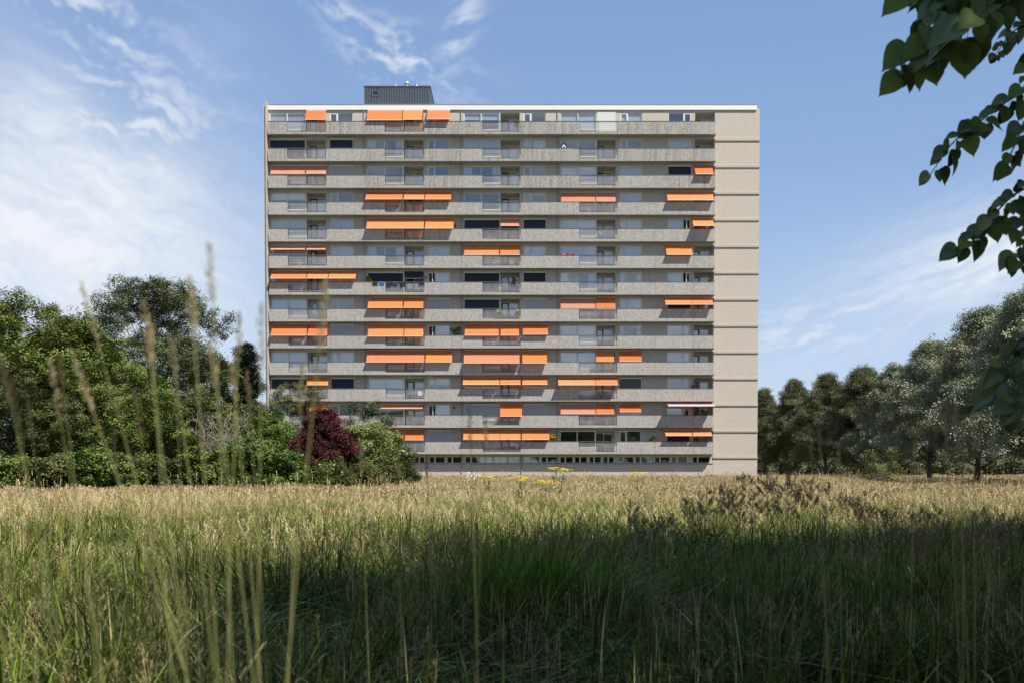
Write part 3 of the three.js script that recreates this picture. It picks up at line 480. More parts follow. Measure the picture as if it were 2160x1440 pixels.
{
  // foreground, 1.6 to 10 m
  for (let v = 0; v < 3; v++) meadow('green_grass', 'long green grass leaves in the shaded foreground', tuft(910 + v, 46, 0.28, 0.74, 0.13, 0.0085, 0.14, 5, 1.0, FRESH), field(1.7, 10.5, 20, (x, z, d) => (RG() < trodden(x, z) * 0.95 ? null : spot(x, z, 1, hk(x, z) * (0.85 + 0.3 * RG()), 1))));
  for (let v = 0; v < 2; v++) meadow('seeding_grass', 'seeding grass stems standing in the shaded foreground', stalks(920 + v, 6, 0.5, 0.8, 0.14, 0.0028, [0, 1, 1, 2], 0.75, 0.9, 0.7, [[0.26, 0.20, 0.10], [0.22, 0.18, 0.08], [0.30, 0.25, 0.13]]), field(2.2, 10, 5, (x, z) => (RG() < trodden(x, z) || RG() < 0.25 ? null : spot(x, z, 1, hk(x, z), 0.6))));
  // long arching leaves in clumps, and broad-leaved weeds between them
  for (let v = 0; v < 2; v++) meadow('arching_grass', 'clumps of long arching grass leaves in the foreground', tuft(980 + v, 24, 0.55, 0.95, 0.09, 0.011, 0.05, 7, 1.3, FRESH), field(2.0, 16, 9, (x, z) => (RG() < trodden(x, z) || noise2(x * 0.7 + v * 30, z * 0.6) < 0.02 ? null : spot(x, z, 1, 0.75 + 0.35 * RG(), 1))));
  meadow('broad_leaved_weeds', 'broad leaved weeds between the foreground grasses', (() => { const rnd = rng(990), b = new Blades(); for (let i = 0; i < 26; i++) { const a = rnd() * 6.283, h = 0.12 + 0.4 * rnd(); b.blade(0.05 * Math.cos(a), 0.05 * Math.sin(a), a, 0.1 + 0.08 * rnd(), 0.13 + 0.1 * rnd(), 0.035 + 0.03 * rnd(), pick(FRESH, rnd).map((q) => q * 1.1), 4, h); if (i < 6) b.blade(0, 0, a, 0.5, 0.1, 0.008, FRESH[0], 3); } return b.geometry(); })(), field(3.5, 12, 5, (x, z) => (noise2(x * 0.5 + 90, z * 0.45) < 0.1 || RG() < trodden(x, z) ? null : spot(x, z, 0.4 + 0.25 * RG(), 0.55 + 0.35 * RG(), 1))));
  // middle, 9 to 30 m
  for (let v = 0; v < 3; v++) meadow('green_grass', 'thick green meadow grass in the middle distance', tuft(930 + v, 36, 0.22, 0.54, 0.22, 0.012, 0.14, 4, 0.6), field(9.5, 31, 8.5, (x, z) => (RG() < trodden(x, z) * 0.9 ? null : spot(x, z, 1, hk(x, z), greenness(x, z)))));
  for (let v = 0; v < 3; v++) meadow('seeding_grass', 'straw coloured seed heads above the sunlit meadow', stalks(940 + v, 10, 0.4, 0.72, 0.26, 0.0048, v === 0 ? [0, 2] : v === 1 ? [1] : [0, 1], 0.3, 1.25), field(9.5, 31, 1.8, (x, z) => (RG() < greenness(x, z) * 0.62 || RG() < trodden(x, z) ? null : spot(x, z, 1, hk(x, z), 0.2))));
  // far, 30 m to the building
  for (let v = 0; v < 3; v++) meadow('green_grass', 'pale green meadow grass towards the building', tuft(950 + v, 44, 0.2, 0.42, 0.5, 0.026, 0.22, 3, 0.4), field(30, 122, 2.8, (x, z) => (clearOf(x, z) ? spot(x, z, 1, hk(x, z), greenness(x, z)) : null), 0.5));
  for (let v = 0; v < 3; v++) meadow('seeding_grass', 'dry seed heads colouring the far meadow', stalks(960 + v, 16, 0.32, 0.54, 0.55, 0.014, v ? [0, 2] : [1], 0.15, 1.2), field(30, 122, 0.75, (x, z) => (clearOf(x, z) && RG() > greenness(x, z) * 0.6 ? spot(x, z, 1, hk(x, z), 0.1) : null), 0.5));
  // scattered taller stems that break the skyline of the meadow
  for (let v = 0; v < 2; v++) meadow('seeding_grass', 'tall scattered seed stems standing above the far meadow', stalks(970 + v, 4, 0.62, 0.98, 0.3, 0.012, [0, 2], 0.2, 1.3, 0.3), field(24, 105, 0.12, (x, z) => (clearOf(x, z) && noise2(x * 0.15, z * 0.1 + 70) > 0.05 ? spot(x, z, 1, 0.85 + 0.4 * RG(), 0.1) : null), 0.5));
}

// ------------------------------------------------------------------ trees and shrubs
// a spray of leaves, each leaf a folded kite
function spray(seed, n, spread, len, wid, droop = 0.3, flat = 0.6) {
  const rnd = rng(seed), b = new Blades();
  for (let i = 0; i < n; i++) {
    const q = rnd() * 6.283, r = spread * Math.cbrt(rnd()), e = Math.acos(2 * rnd() - 1), p = V(r * Math.sin(e) * Math.cos(q), r * Math.cos(e) * flat, r * Math.sin(e) * Math.sin(q)), l = len * (0.7 + 0.6 * rnd()), w = wid * (0.7 + 0.6 * rnd()), t = 0.78 + 0.44 * rnd();
    const a = rnd() * 6.283, d = V(Math.cos(a), -droop * (0.2 + rnd() * 1.4), Math.sin(a)).normalize(), s = V(-d.z, 0.25 * (rnd() - 0.5), d.x).normalize().multiplyScalar(w / 2), up = V(0, 0.22 * w, 0), m = p.clone().addScaledVector(d, l * 0.42), tip = p.clone().addScaledVector(d, l), col = [t * (0.93 + 0.14 * rnd()), t, t * (0.9 + 0.2 * rnd())];
    b.tri(p, m.clone().add(s).add(up), tip, col); b.tri(p, tip, m.clone().sub(s).add(up), col);
  }
  return b.geometry();
}
const SPRAYS = {
  broad: [spray(1001, 22, 0.34, 0.15, 0.10), spray(1002, 22, 0.36, 0.14, 0.095)],
  fine: [spray(1003, 30, 0.36, 0.11, 0.04, 0.2), spray(1004, 28, 0.38, 0.12, 0.04, 0.2)],
  shrub: [spray(1005, 26, 0.26, 0.11, 0.065, 0.35), spray(1006, 26, 0.28, 0.10, 0.06, 0.35)],
  maple: [spray(1007, 30, 0.26, 0.10, 0.055, 0.6, 0.4), spray(1008, 30, 0.28, 0.11, 0.05, 0.6, 0.4)],
  linden: [spray(1011, 30, 0.42, 0.13, 0.075, 0.45, 0.6), spray(1012, 30, 0.44, 0.12, 0.07, 0.45, 0.6)],
  bramble: [spray(1009, 20, 0.24, 0.12, 0.09, 0.3), spray(1010, 20, 0.26, 0.13, 0.09, 0.3)],
};
function scatterFree(parent, name, geometry, spots) { // spots: [Vector3, scale, colour]
  const m = new THREE.InstancedMesh(geometry, leafM, spots.length), rnd = rng(spots.length + 5); m.name = name;
  spots.forEach(([p, s, c], i) => { dummy.position.copy(p); dummy.rotation.set((rnd() - 0.5) * 1.1, rnd() * 6.283, (rnd() - 0.5) * 1.1); dummy.scale.setScalar(s); dummy.updateMatrix(); m.setMatrixAt(i, dummy.matrix); m.setColorAt(i, tint.setRGB(...c)); });
  shade(m); m.userData.kind = 'stuff'; parent.add(m); return m;
}
/* A tree: trunk, limbs that reach the lobes of the crown, leaf sprays gathered round the lobes.
   o: height, radius, clear (height of the lowest leaves), lobes, sprays, leaf (kind), colours, seed, shape(t) radius factor over crown height, keep(p) */
function tree(name, label, pos, o, group) {
  const rnd = rng(o.seed), t = thing(name, label, o.category ?? 'tree', pos, group), H = o.height, base = o.clear ?? H * 0.18, lobes = [], shape = o.shape ?? ((u) => Math.sqrt(clamp(1 - (2 * u - 0.85) ** 2 * 0.75)) );
  const trunkR = o.trunk ?? H * 0.016, lean = V((rnd() - 0.5) * 0.05 * H, 0, (rnd() - 0.5) * 0.05 * H);
  for (let i = 0; i < o.lobes; i++) {
    const u = Math.pow((i + 0.5) / o.lobes, 0.85), q = i * 2.39996 + rnd() * 0.9, rr = o.radius * shape(u) * ((o.inner ?? 0.35) + (1 - (o.inner ?? 0.35)) * Math.sqrt(rnd())) * (1 + 0.22 * noise2(q * 0.6 + o.seed, u * 3)), y = lerp(base, H, u) , p = V(Math.cos(q) * rr, y, Math.sin(q) * rr * (o.depth ?? 1)).addScaledVector(lean, u);
    lobes.push([p, o.radius * (o.lobe ?? 0.3) * (0.5 + 1.0 * rnd()) * (1 - (o.taper ?? 0.35) * u)]);
  }
  const wood = o.wood ?? M.bark, tp = bend(V(0, -0.1, 0), V(lean.x, H * (o.trunkTo ?? 0.8), lean.z), 6, 0, rnd, 0.03);
  part(t, 'trunk', limb(tp.map((p, i) => [p, trunkR * (i === 0 ? 1.35 : 1 - 0.85 * (i / 6))]), 9), wood);
  const limbs = [], nl = Math.min(lobes.length, o.limbs ?? 26);
  for (let i = 0; i < nl; i++) { const [p] = lobes[Math.floor((i + rnd()) / nl * lobes.length) % lobes.length], s = clamp((p.y / H) * 0.72 - 0.06, 0.1, 0.75) / (o.trunkTo ?? 0.8), k = Math.min(5.99, s * 6), f = Math.floor(k), a = tp[f].clone().lerp(tp[Math.min(6, f + 1)], k - f), pts = bend(a, p, 5, 0.08, rnd, 0.1), r0 = trunkR * (0.42 - 0.25 * s); limbs.push(limb(pts.map((q, j) => [q, Math.max(0.006, r0 * (1 - 0.85 * j / 5))]), 5));
    if (o.twigs) for (let j = 0; j < o.twigs; j++) { const b = pts[2 + Math.floor(rnd() * 4)], e = b.clone().add(V((rnd() - 0.5), rnd() * 0.8 + 0.1, (rnd() - 0.5)).multiplyScalar(o.radius * 0.5)); limbs.push(limb(bend(b, e, 3, 0.05, rnd, 0.15).map((q, m) => [q, r0 * 0.3 * (1 - 0.8 * m / 3)]), 4)); } }
  const lg = mergeGeometries(limbs); part(t, 'limbs', lg, wood);
  if (o.sprays) {
    const kinds = SPRAYS[o.leaf ?? 'broad'], spots = kinds.map(() => []), size = lobes.map(([, r]) => r * r), sum = size.reduce((a, b) => a + b, 0);
    const world = V(...pos);
    lobes.forEach(([p, r], li) => {
      const n = Math.round(o.sprays * size[li] / sum), tone = 0.8 + 0.4 * rnd(), hue = rnd();
      for (let i = 0; i < n; i++) {
        const q = rnd() * 6.283, c = 2 * rnd() - 1, s = Math.sqrt(1 - c * c), k = r * (0.45 + 0.6 * Math.sqrt(rnd())) * (rnd() < 0.14 ? 1.4 : 1) * (1 + 0.3 * noise3(p.x + Math.cos(q) * 2, c * 2 + p.y, Math.sin(q) * 2)), w = V(p.x + Math.cos(q) * s * k, p.y + c * k * (o.flat ?? 0.75), p.z + Math.sin(q) * s * k);
        if (w.y < base * 0.55 && !o.low) continue;
        if (w.y < 0.05) continue;
        if (o.keep && !o.keep(w.clone().add(world))) continue;
        const a = o.colours[0], b = o.colours[1], m = clamp(hue * 0.7 + rnd() * 0.4), v = tone * (0.85 + 0.3 * rnd());
        spots[Math.floor(rnd() * kinds.length)].push([w, (o.size ?? 1) * (0.75 + 0.5 * rnd()), [lerp(a[0], b[0], m) * v, lerp(a[1], b[1], m) * v, lerp(a[2], b[2], m) * v]]);
      }
    });
    const crown = groupPart(t, o.crownName ?? 'crown'); crown.userData.kind = 'stuff';
    spots.forEach((s, i) => s.length && scatterFree(crown, 'leaves', kinds[i], s));
  }
  return t;
}
const across = (m, d) => (m - 1080) * d / FOCAL, up = (level, d) => EYE + (HORIZON - level) * d / FOCAL;
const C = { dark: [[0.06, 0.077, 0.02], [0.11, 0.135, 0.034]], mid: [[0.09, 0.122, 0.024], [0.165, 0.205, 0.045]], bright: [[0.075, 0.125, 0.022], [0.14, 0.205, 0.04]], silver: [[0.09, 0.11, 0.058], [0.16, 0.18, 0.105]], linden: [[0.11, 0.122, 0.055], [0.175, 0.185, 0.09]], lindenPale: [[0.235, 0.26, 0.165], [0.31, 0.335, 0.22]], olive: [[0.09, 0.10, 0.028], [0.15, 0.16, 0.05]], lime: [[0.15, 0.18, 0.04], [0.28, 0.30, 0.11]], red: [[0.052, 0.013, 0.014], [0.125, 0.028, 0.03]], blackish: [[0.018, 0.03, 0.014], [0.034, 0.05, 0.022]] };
// left: trees behind the shrubs  [name, label, mark, level of the top, distance, options]
const LEFT = [
  ['broadleaf_tree', 'dense bright green tree at the left edge of the picture', 45, 645, 64, { radius: 4.4, lobes: 46, sprays: 5200, leaf: 'broad', colours: C.mid, clear: 1.2, trunkTo: 0.7 }],
  ['broadleaf_tree', 'dense green tree in front of the airy grey green tree', 165, 690, 61, { radius: 3.6, lobes: 40, sprays: 4200, leaf: 'broad', colours: C.mid, clear: 1.0, trunkTo: 0.7 }],
  ['willow_tree', 'tall airy grey green tree with open crown behind the shrubs', 318, 598, 72, { radius: 4.7, lobes: 100, sprays: 5600, leaf: 'shrub', colours: [[0.085, 0.105, 0.042], [0.15, 0.17, 0.08]], clear: 2.4, inner: 0.05, lobe: 0.24, limbs: 50, twigs: 2, size: 1.25, shape: (u) => 0.45 + 0.65 * Math.sin(Math.PI * clamp(u * 0.9 + 0.06)) - 0.2 * u * u, trunkTo: 0.6 }],
  ['dark_tree', 'dark narrow tree next to the building corner', 522, 728, 100, { radius: 2.4, lobes: 30, sprays: 2400, leaf: 'broad', colours: C.blackish, clear: 1.0, shape: (u) => 1.05 - 0.9 * u, size: 1.2 }],
  ['dark_tree', 'dark tree half hidden behind the bare twiggy shrub', 452, 760, 92, { radius: 3.2, lobes: 30, sprays: 2400, leaf: 'broad', colours: C.dark, clear: 1.0, size: 1.2 }],
];
for (const [n, l, m, level, d, o] of LEFT) tree(n, l, [across(m, d), 0, -d], { height: up(level, d), seed: 1100 + m, ...o });
// left: shrubs
const round = (u) => Math.sqrt(clamp(1 - (1.6 * u - 0.6) ** 2 * 0.85)), SHRUBS = [
  ['large_shrub', 'tall dark green shrub at the left picture edge under the tree', 40, 800, 57, { radius: 2.9, sprays: 2600, colours: C.dark }],
  ['large_shrub', 'tall rounded mid green shrub below the airy tree', 232, 770, 58, { radius: 2.6, sprays: 2800, colours: C.mid }],
  ['large_shrub', 'dark green shrub between the two rounded shrubs', 140, 850, 56, { radius: 2.2, sprays: 2000, colours: C.dark }],
  ['large_shrub', 'rounded green shrub left of the bare twiggy shrub', 325, 835, 56.5, { radius: 2.3, sprays: 2400, colours: C.mid }],
  ['large_shrub', 'dark green shrub behind the bare twiggy shrub', 410, 840, 59, { radius: 2.3, sprays: 2000, colours: C.dark }],
  ['large_shrub', 'loose olive green shrub with long shoots before the building corner', 622, 812, 60, { radius: 2.1, sprays: 1500, colours: C.olive, lobe: 0.17, lobes: 70, size: 0.75, twigs: 2, wood: M.barkGrey }],
  ['large_shrub', 'olive shrub right of the bare twiggy shrub', 520, 850, 59.5, { radius: 2.0, sprays: 1600, colours: C.olive }],
  ['glossy_shrub', 'bright green glossy shrub left of the red maple', 572, 872, 56, { radius: 1.4, sprays: 1700, colours: C.bright }],
  ['silver_shrub', 'silvery grey green shrub rising behind the variegated shrub', 772, 852, 59, { radius: 1.45, sprays: 850, colours: C.silver, lobe: 0.24, leaf: 'fine', twigs: 1 }],
  ['variegated_shrub', 'yellow green variegated shrub right of the red maple', 772, 902, 56, { radius: 1.55, sprays: 1900, colours: C.lime }],
  ['small_shrub', 'small dark shrub with pale flowers at the hedge end', 842, 948, 57, { radius: 0.75, sprays: 650, colours: C.dark }],
  ['small_shrub', 'low olive bush between variegated shrub and hedge end', 806, 952, 55, { radius: 0.8, sprays: 500, colours: C.olive }],
  ['bramble_bush', 'low bramble bush at the left edge of the hedge foot', 25, 975, 51, { radius: 1.5, sprays: 900, leaf: 'bramble', colours: C.mid }],
  ['bramble_bush', 'low bramble bush second from the left at the hedge foot', 105, 970, 51.5, { radius: 1.4, sprays: 900, leaf: 'bramble', colours: C.olive }],
  ['bramble_bush', 'low pale green bush third from the left at the hedge foot', 190, 958, 52, { radius: 1.3, sprays: 900, leaf: 'bramble', colours: C.bright }],
  ['bramble_bush', 'low bramble bush below the rounded green shrub', 285, 966, 52, { radius: 1.4, sprays: 900, leaf: 'bramble', colours: C.mid }],
  ['bramble_bush', 'low dark bramble bush left of the twiggy shrub foot', 368, 968, 52.5, { radius: 1.3, sprays: 900, leaf: 'bramble', colours: C.dark }],
  ['bramble_bush', 'low bramble bush at the foot of the twiggy shrub', 450, 958, 53, { radius: 1.4, sprays: 1000, leaf: 'bramble', colours: C.mid }],
  ['bramble_bush', 'bright low bramble bush left below the red maple', 530, 942, 53, { radius: 1.5, sprays: 1100, leaf: 'bramble', colours: C.bright }],
  ['bramble_bush', 'low bramble bush touching the red maple foot', 600, 955, 53, { radius: 1.1, sprays: 800, leaf: 'bramble', colours: C.bright }],
  ['flowering_weed', 'low green weeds with small white flowers under the red maple', 690, 978, 53.5, { radius: 1.1, sprays: 500, leaf: 'fine', colours: C.mid, flowers: true }],
  ['flowering_weed', 'low pale weeds under the variegated shrub', 770, 985, 53.5, { radius: 1.0, sprays: 420, leaf: 'fine', colours: C.olive }],
];
const petal = mat(0.78, 0.76, 0.70, 0.7), yellow = mat(0.75, 0.55, 0.03, 0.6), pink = mat(0.75, 0.22, 0.3, 0.7);
const flowerHead = (() => { const b = []; for (let i = 0; i < 6; i++) { const g = new THREE.CircleGeometry(0.02, 5); g.rotateX(-1.2); g.translate(0, 0, 0.018); g.rotateY(i * 1.047); b.push(g); } return mergeGeometries(b); })();
function blossoms(t, material, spots, s) { const m = new THREE.InstancedMesh(flowerHead, material, spots.length); m.name = 'blossoms'; spots.forEach(([x, y, z], i) => { dummy.position.set(x, y, z); dummy.rotation.set(R0() - 0.3, R0() * 6, R0() - 0.5); dummy.scale.setScalar(s * (0.7 + 0.6 * R0())); dummy.updateMatrix(); m.setMatrixAt(i, dummy.matrix); }); shade(m); t.add(m); m.userData.kind = 'stuff'; }
for (const [n, l, m, level, d, o] of SHRUBS) {
  const H = up(level, d), t = tree(n, l, [across(m, d), 0, -d], { height: H, seed: 1300 + m, lobes: 24, leaf: 'shrub', lobe: 0.36, clear: 0.25, low: true, shape: round, trunkTo: 0.55, trunk: 0.05, limbs: 14, category: o.flowers || n === 'flowering_weed' ? 'weed' : 'shrub', crownName: 'foliage', ...o });
  if (o.flowers || level === 948) blossoms(t, petal, Array.from({ length: 60 }, () => { const q = R0() * 6.28, r = Math.sqrt(R0()) * o.radius; return [Math.cos(q) * r, H * (0.55 + 0.45 * R0()), Math.abs(Math.sin(q)) * r]; }), 1.1);
}
tree('red_maple', 'dark red leaved Japanese style maple between green shrubs', [across(680, 55), 0, -55], { height: up(868, 55), radius: 1.8, lobes: 80, sprays: 2900, leaf: 'maple', colours: C.red, seed: 1500, clear: 0.5, low: true, lobe: 0.2, shape: (u) => round(u) * (1.05 - 0.45 * u), trunk: 0.07, trunkTo: 0.6, limbs: 20, flat: 0.55 });
// bare shrub of pale dead twigs
{
  const d = 54.2, t = thing('twiggy_shrub', 'bare grey twiggy shrub without leaves in front of the hedge', 'shrub', [across(468, d), 0, -d]), rnd = rng(1600), g = [], s = [];
  for (let i = 0; i < 34; i++) { const q = rnd() * 6.283, e = V(Math.cos(q) * 1.7 * rnd(), 1.8 + rnd() * 2.6, Math.sin(q) * 0.8), pts = bend(V((rnd() - 0.5) * 0.4, -0.05, (rnd() - 0.5) * 0.3), e, 6, 0.12, rnd, 0.12); (i < 10 ? s : g).push(limb(pts.map((p, j) => [p, 0.017 * (1 - 0.8 * j / 6)]), 5));
    for (let k = 0; k < 12; k++) { const b = pts[2 + Math.floor(rnd() * 4)], f = b.clone().add(V((rnd() - 0.5) * 1.5, rnd() * 0.9 - 0.1, (rnd() - 0.5) * 0.9)); g.push(limb(bend(b, f, 4, 0.1, rnd, 0.2).map((p, j) => [p, 0.009 * (1 - 0.7 * j / 4)]), 4)); } }
  part(t, 'stems', mergeGeometries(s), M.deadWood); part(t, 'twigs', mergeGeometries(g), M.deadWood);
}
// long bare shoots of the olive shrub reaching across the corner of the building
// right: a row of lindens that runs away beside the building
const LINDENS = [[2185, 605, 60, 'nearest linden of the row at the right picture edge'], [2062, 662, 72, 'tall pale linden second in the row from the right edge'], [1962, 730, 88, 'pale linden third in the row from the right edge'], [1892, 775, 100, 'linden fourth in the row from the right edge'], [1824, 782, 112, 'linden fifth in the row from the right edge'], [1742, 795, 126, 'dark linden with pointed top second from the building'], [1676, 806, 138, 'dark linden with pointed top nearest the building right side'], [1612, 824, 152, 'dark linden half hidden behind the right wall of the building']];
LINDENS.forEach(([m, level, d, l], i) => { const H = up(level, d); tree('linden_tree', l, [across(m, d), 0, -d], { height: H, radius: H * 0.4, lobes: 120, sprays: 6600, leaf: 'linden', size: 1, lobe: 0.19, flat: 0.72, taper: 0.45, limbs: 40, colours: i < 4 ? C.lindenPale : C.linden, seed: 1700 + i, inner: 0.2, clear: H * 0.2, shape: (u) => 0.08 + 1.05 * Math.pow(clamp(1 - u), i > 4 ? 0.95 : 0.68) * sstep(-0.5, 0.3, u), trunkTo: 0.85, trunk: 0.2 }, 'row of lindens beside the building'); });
// low bushes and a far belt of trees beyond the row
[[1640, 948, 165], [1720, 940, 160], [1790, 945, 165], [1870, 950, 150], [1990, 966, 160], [2080, 968, 165], [2160, 962, 160]].forEach(([m, level, d], i) => tree('far_bush', ['far green bush just right of the building', 'far bush under the pointed lindens', 'far bush between the dark lindens and the pale ones', 'far bush behind the yellow flowered weeds', 'far bush seen below the pale lindens', 'far bush right of the lamp post under the lindens', 'far bush at the right picture edge'][i], [across(m, d), 0, -d], { height: up(level, d), radius: 4.2, lobes: 20, sprays: 700, leaf: 'broad', size: 1.9, colours: C.linden, seed: 1800 + i, clear: 0.3, low: true, shape: round, trunk: 0.1, limbs: 8, category: 'bush', crownName: 'foliage' }, 'far bushes beyond the lindens'));
{
  const rnd = rng(1900), spots = [[], []];
  for (let i = 0; i < 5200; i++) { const x = lerp(-260, 260, rnd()), h = (x > 60 ? 2.6 : 5.5) + 1.6 * noise2(x * 0.05, 3) + 1.0 * noise2(x * 0.2, 8), y = rnd() * h; spots[i & 1].push([V(x, y + 0.3, -320 - rnd() * 14), 4.2 * (0.7 + 0.6 * rnd()), [0.05 + 0.03 * rnd(), 0.07 + 0.03 * rnd(), 0.035]]); }
  const t = new THREE.Group(); t.name = 'far_treeline'; t.userData.kind = 'stuff'; tag(t, 'distant line of trees along the horizon', 'treeline'); scene.add(t);
  spots.forEach((s, i) => scatterFree(t, 'foliage', SPRAYS.broad[i], s));
}
// lamp post under the lindens
{ const d = 118, x = across(1891.5, d), t = thing('lamp_post', 'slim white lamp post standing under the lindens', 'lamp post', [x, 0, -d]), h = up(925, d); part(t, 'pole', bar(V(0, 0, 0), V(0, h, 0), 0.09, 0.06, 10), M.white); part(t, 'lamp_head', bx(-0.1, 0.45, h, h + 0.1, -0.12, 0.12), M.bars); }

// ------------------------------------------------------------------ the lindens that shade the foreground; their crowns hang above and beside the viewer
const outOfView = (p) => { const d = -p.z; if (p.distanceTo(V(0, EYE, 0)) < 2.2) return false; return d < 0.2 || Math.abs(p.x) > 0.47 * d + 0.75 || p.y > EYE + 0.43 * d + 0.5; };
const nearShape = (u) => 0.5 + 0.62 * Math.sin(Math.PI * clamp(u * 0.9 + 0.12));
const overhang = tree('linden_tree', 'linden overhead whose leafy branches hang in from the top right corner', [9.7, 0, -3.2], { height: 13.5, radius: 6.4, lobes: 90, sprays: 8200, leaf: 'broad', size: 0.95, lobe: 0.26, colours: C.mid, seed: 2001, clear: 3.2, shape: nearShape, keep: outOfView, trunk: 0.24, limbs: 40, trunkTo: 0.8 });
tree('linden_tree', 'linden out of frame on the right that shades the dark grass', [16.5, 0, -7.2], { height: 13, radius: 6, lobes: 70, sprays: 5200, leaf: 'broad', size: 1.05, lobe: 0.27, colours: C.mid, seed: 2002, clear: 2.6, shape: nearShape, keep: outOfView, trunk: 0.24, trunkTo: 0.8 });
tree('linden_tree', 'linden standing behind the viewpoint on its right', [10.2, 0, 3.6], { height: 13, radius: 5.5, lobes: 60, sprays: 4200, leaf: 'broad', size: 1.05, lobe: 0.27, colours: C.mid, seed: 2003, clear: 2.6, shape: nearShape, trunk: 0.24, trunkTo: 0.8 });
[-50, -38, -27, -15, 15, 26, 38, 50].forEach((x, i) => { const H = 11.5 + 2.2 * ((i * 7) % 5) / 4; tree('linden_tree', ['first', 'second', 'third', 'fourth', 'fifth', 'sixth', 'seventh', 'eighth'][i] + ' linden of the row behind the viewpoint, mirrored in the lowest windows', [x, 0, 18 + (i % 3)], { height: H, radius: 5.4, lobes: 40, sprays: 1900, leaf: 'broad', size: 1.7, lobe: 0.3, colours: C.mid, seed: 2010 + i, clear: 2, shape: nearShape, trunk: 0.22, trunkTo: 0.8 }, 'lindens behind the viewpoint'); });

// hanging branches with single leaves
const LEAF = [0, 1, 2, 3].map((v) => {
  const rnd = rng(2100 + v), rows = [[0.02, 0.10], [-0.04, 0.26], [0.06, 0.42], [0.25, 0.5], [0.45, 0.47], [0.65, 0.36], [0.83, 0.19], [0.94, 0.06], [1.04, 0]], p = [], ix = [], curl = 0.18 + 0.25 * rnd(), fold = 0.12 + 0.2 * rnd(), twist = (rnd() - 0.5) * 0.3;
  rows.forEach(([t, w], i) => { const m = Math.max(t, 0), z = -curl * m * m; for (const s of [-1, -0.5, 0, 0.5, 1]) { const ww = w * (s === 0 ? 0 : 1) * Math.abs(s) * Math.sign(s) * (1 + 0.05 * (rnd() - 0.5)); p.push(ww, Math.abs(s) < 0.1 ? Math.max(t, i ? 0.0 : 0) : t, z + Math.abs(ww) * fold + ww * twist * m); } if (i) for (let k = 0; k < 4; k++) { const a = (i - 1) * 5 + k; ix.push(a, a + 1, a + 5, a + 1, a + 6, a + 5); } });
  { const k = p.length / 3, off = 0.42; for (let i = 1; i < p.length; i += 3) p[i] += off; p.push(-0.014, 0, 0.02, 0.014, 0, 0.02, 0.01, off + 0.03, 0, -0.01, off + 0.03, 0); ix.push(k, k + 1, k + 2, k, k + 2, k + 3); }  // the leaf stalk
  const g = new THREE.BufferGeometry(); g.setAttribute('position', new THREE.Float32BufferAttribute(p, 3)); g.setIndex(ix); g.computeVertexNormals(); return g;
});
const LEAFM = [[0.075, 0.11, 0.03], [0.09, 0.13, 0.03], [0.065, 0.10, 0.03]].map((c) => phys(c[0], c[1], c[2], 0.45, { specularIntensity: 1 })).concat([[0.13, 0.20, 0.035], [0.11, 0.18, 0.03]].map((c) => phys(c[0], c[1], c[2], 0.95, { transmission: 0.4, thickness: 0 })));
const point = (m, level, d) => V(across(m, d), up(level, d), -d);
const HANGING = [ // points along the twig (mark, level), distance, leaf length, number of leaves
  [[[2190, -70], [2080, -20], [1985, 30], [1920, 100], [1888, 175]], 3.4, 0.10, 24], [[[2195, -90], [2070, -50], [1990, 10], [1955, 80], [1945, 130]], 3.3, 0.10, 20], [[[2195, -60], [2110, 0], [2050, 50], [2010, 95]], 3.2, 0.11, 18], [[[2195, -110], [2000, -90], [1930, -40], [1905, 20]], 3.5, 0.09, 16],
  [[[2200, 20], [2150, 60], [2110, 95], [2085, 130]], 5.0, 0.065, 18], [[[2200, 175], [2115, 222], [2060, 262], [2000, 310], [1948, 385]], 4.6, 0.085, 26], [[[2200, 205], [2150, 265], [2125, 325], [2105, 365]], 4.5, 0.08, 18], [[[2200, 380], [2120, 425], [2070, 480], [2000, 535]], 4.4, 0.085, 24],
  [[[2210, 400], [2160, 455], [2145, 520], [2148, 560]], 4.3, 0.085, 14], [[[2215, 650], [2150, 715], [2110, 775], [2088, 835]], 2.8, 0.06, 22], [[[2215, 720], [2165, 770], [2140, 830], [2130, 870]], 2.7, 0.06, 16], [[[2205, 90], [2160, 150], [2150, 210]], 4.8, 0.08, 10],
];
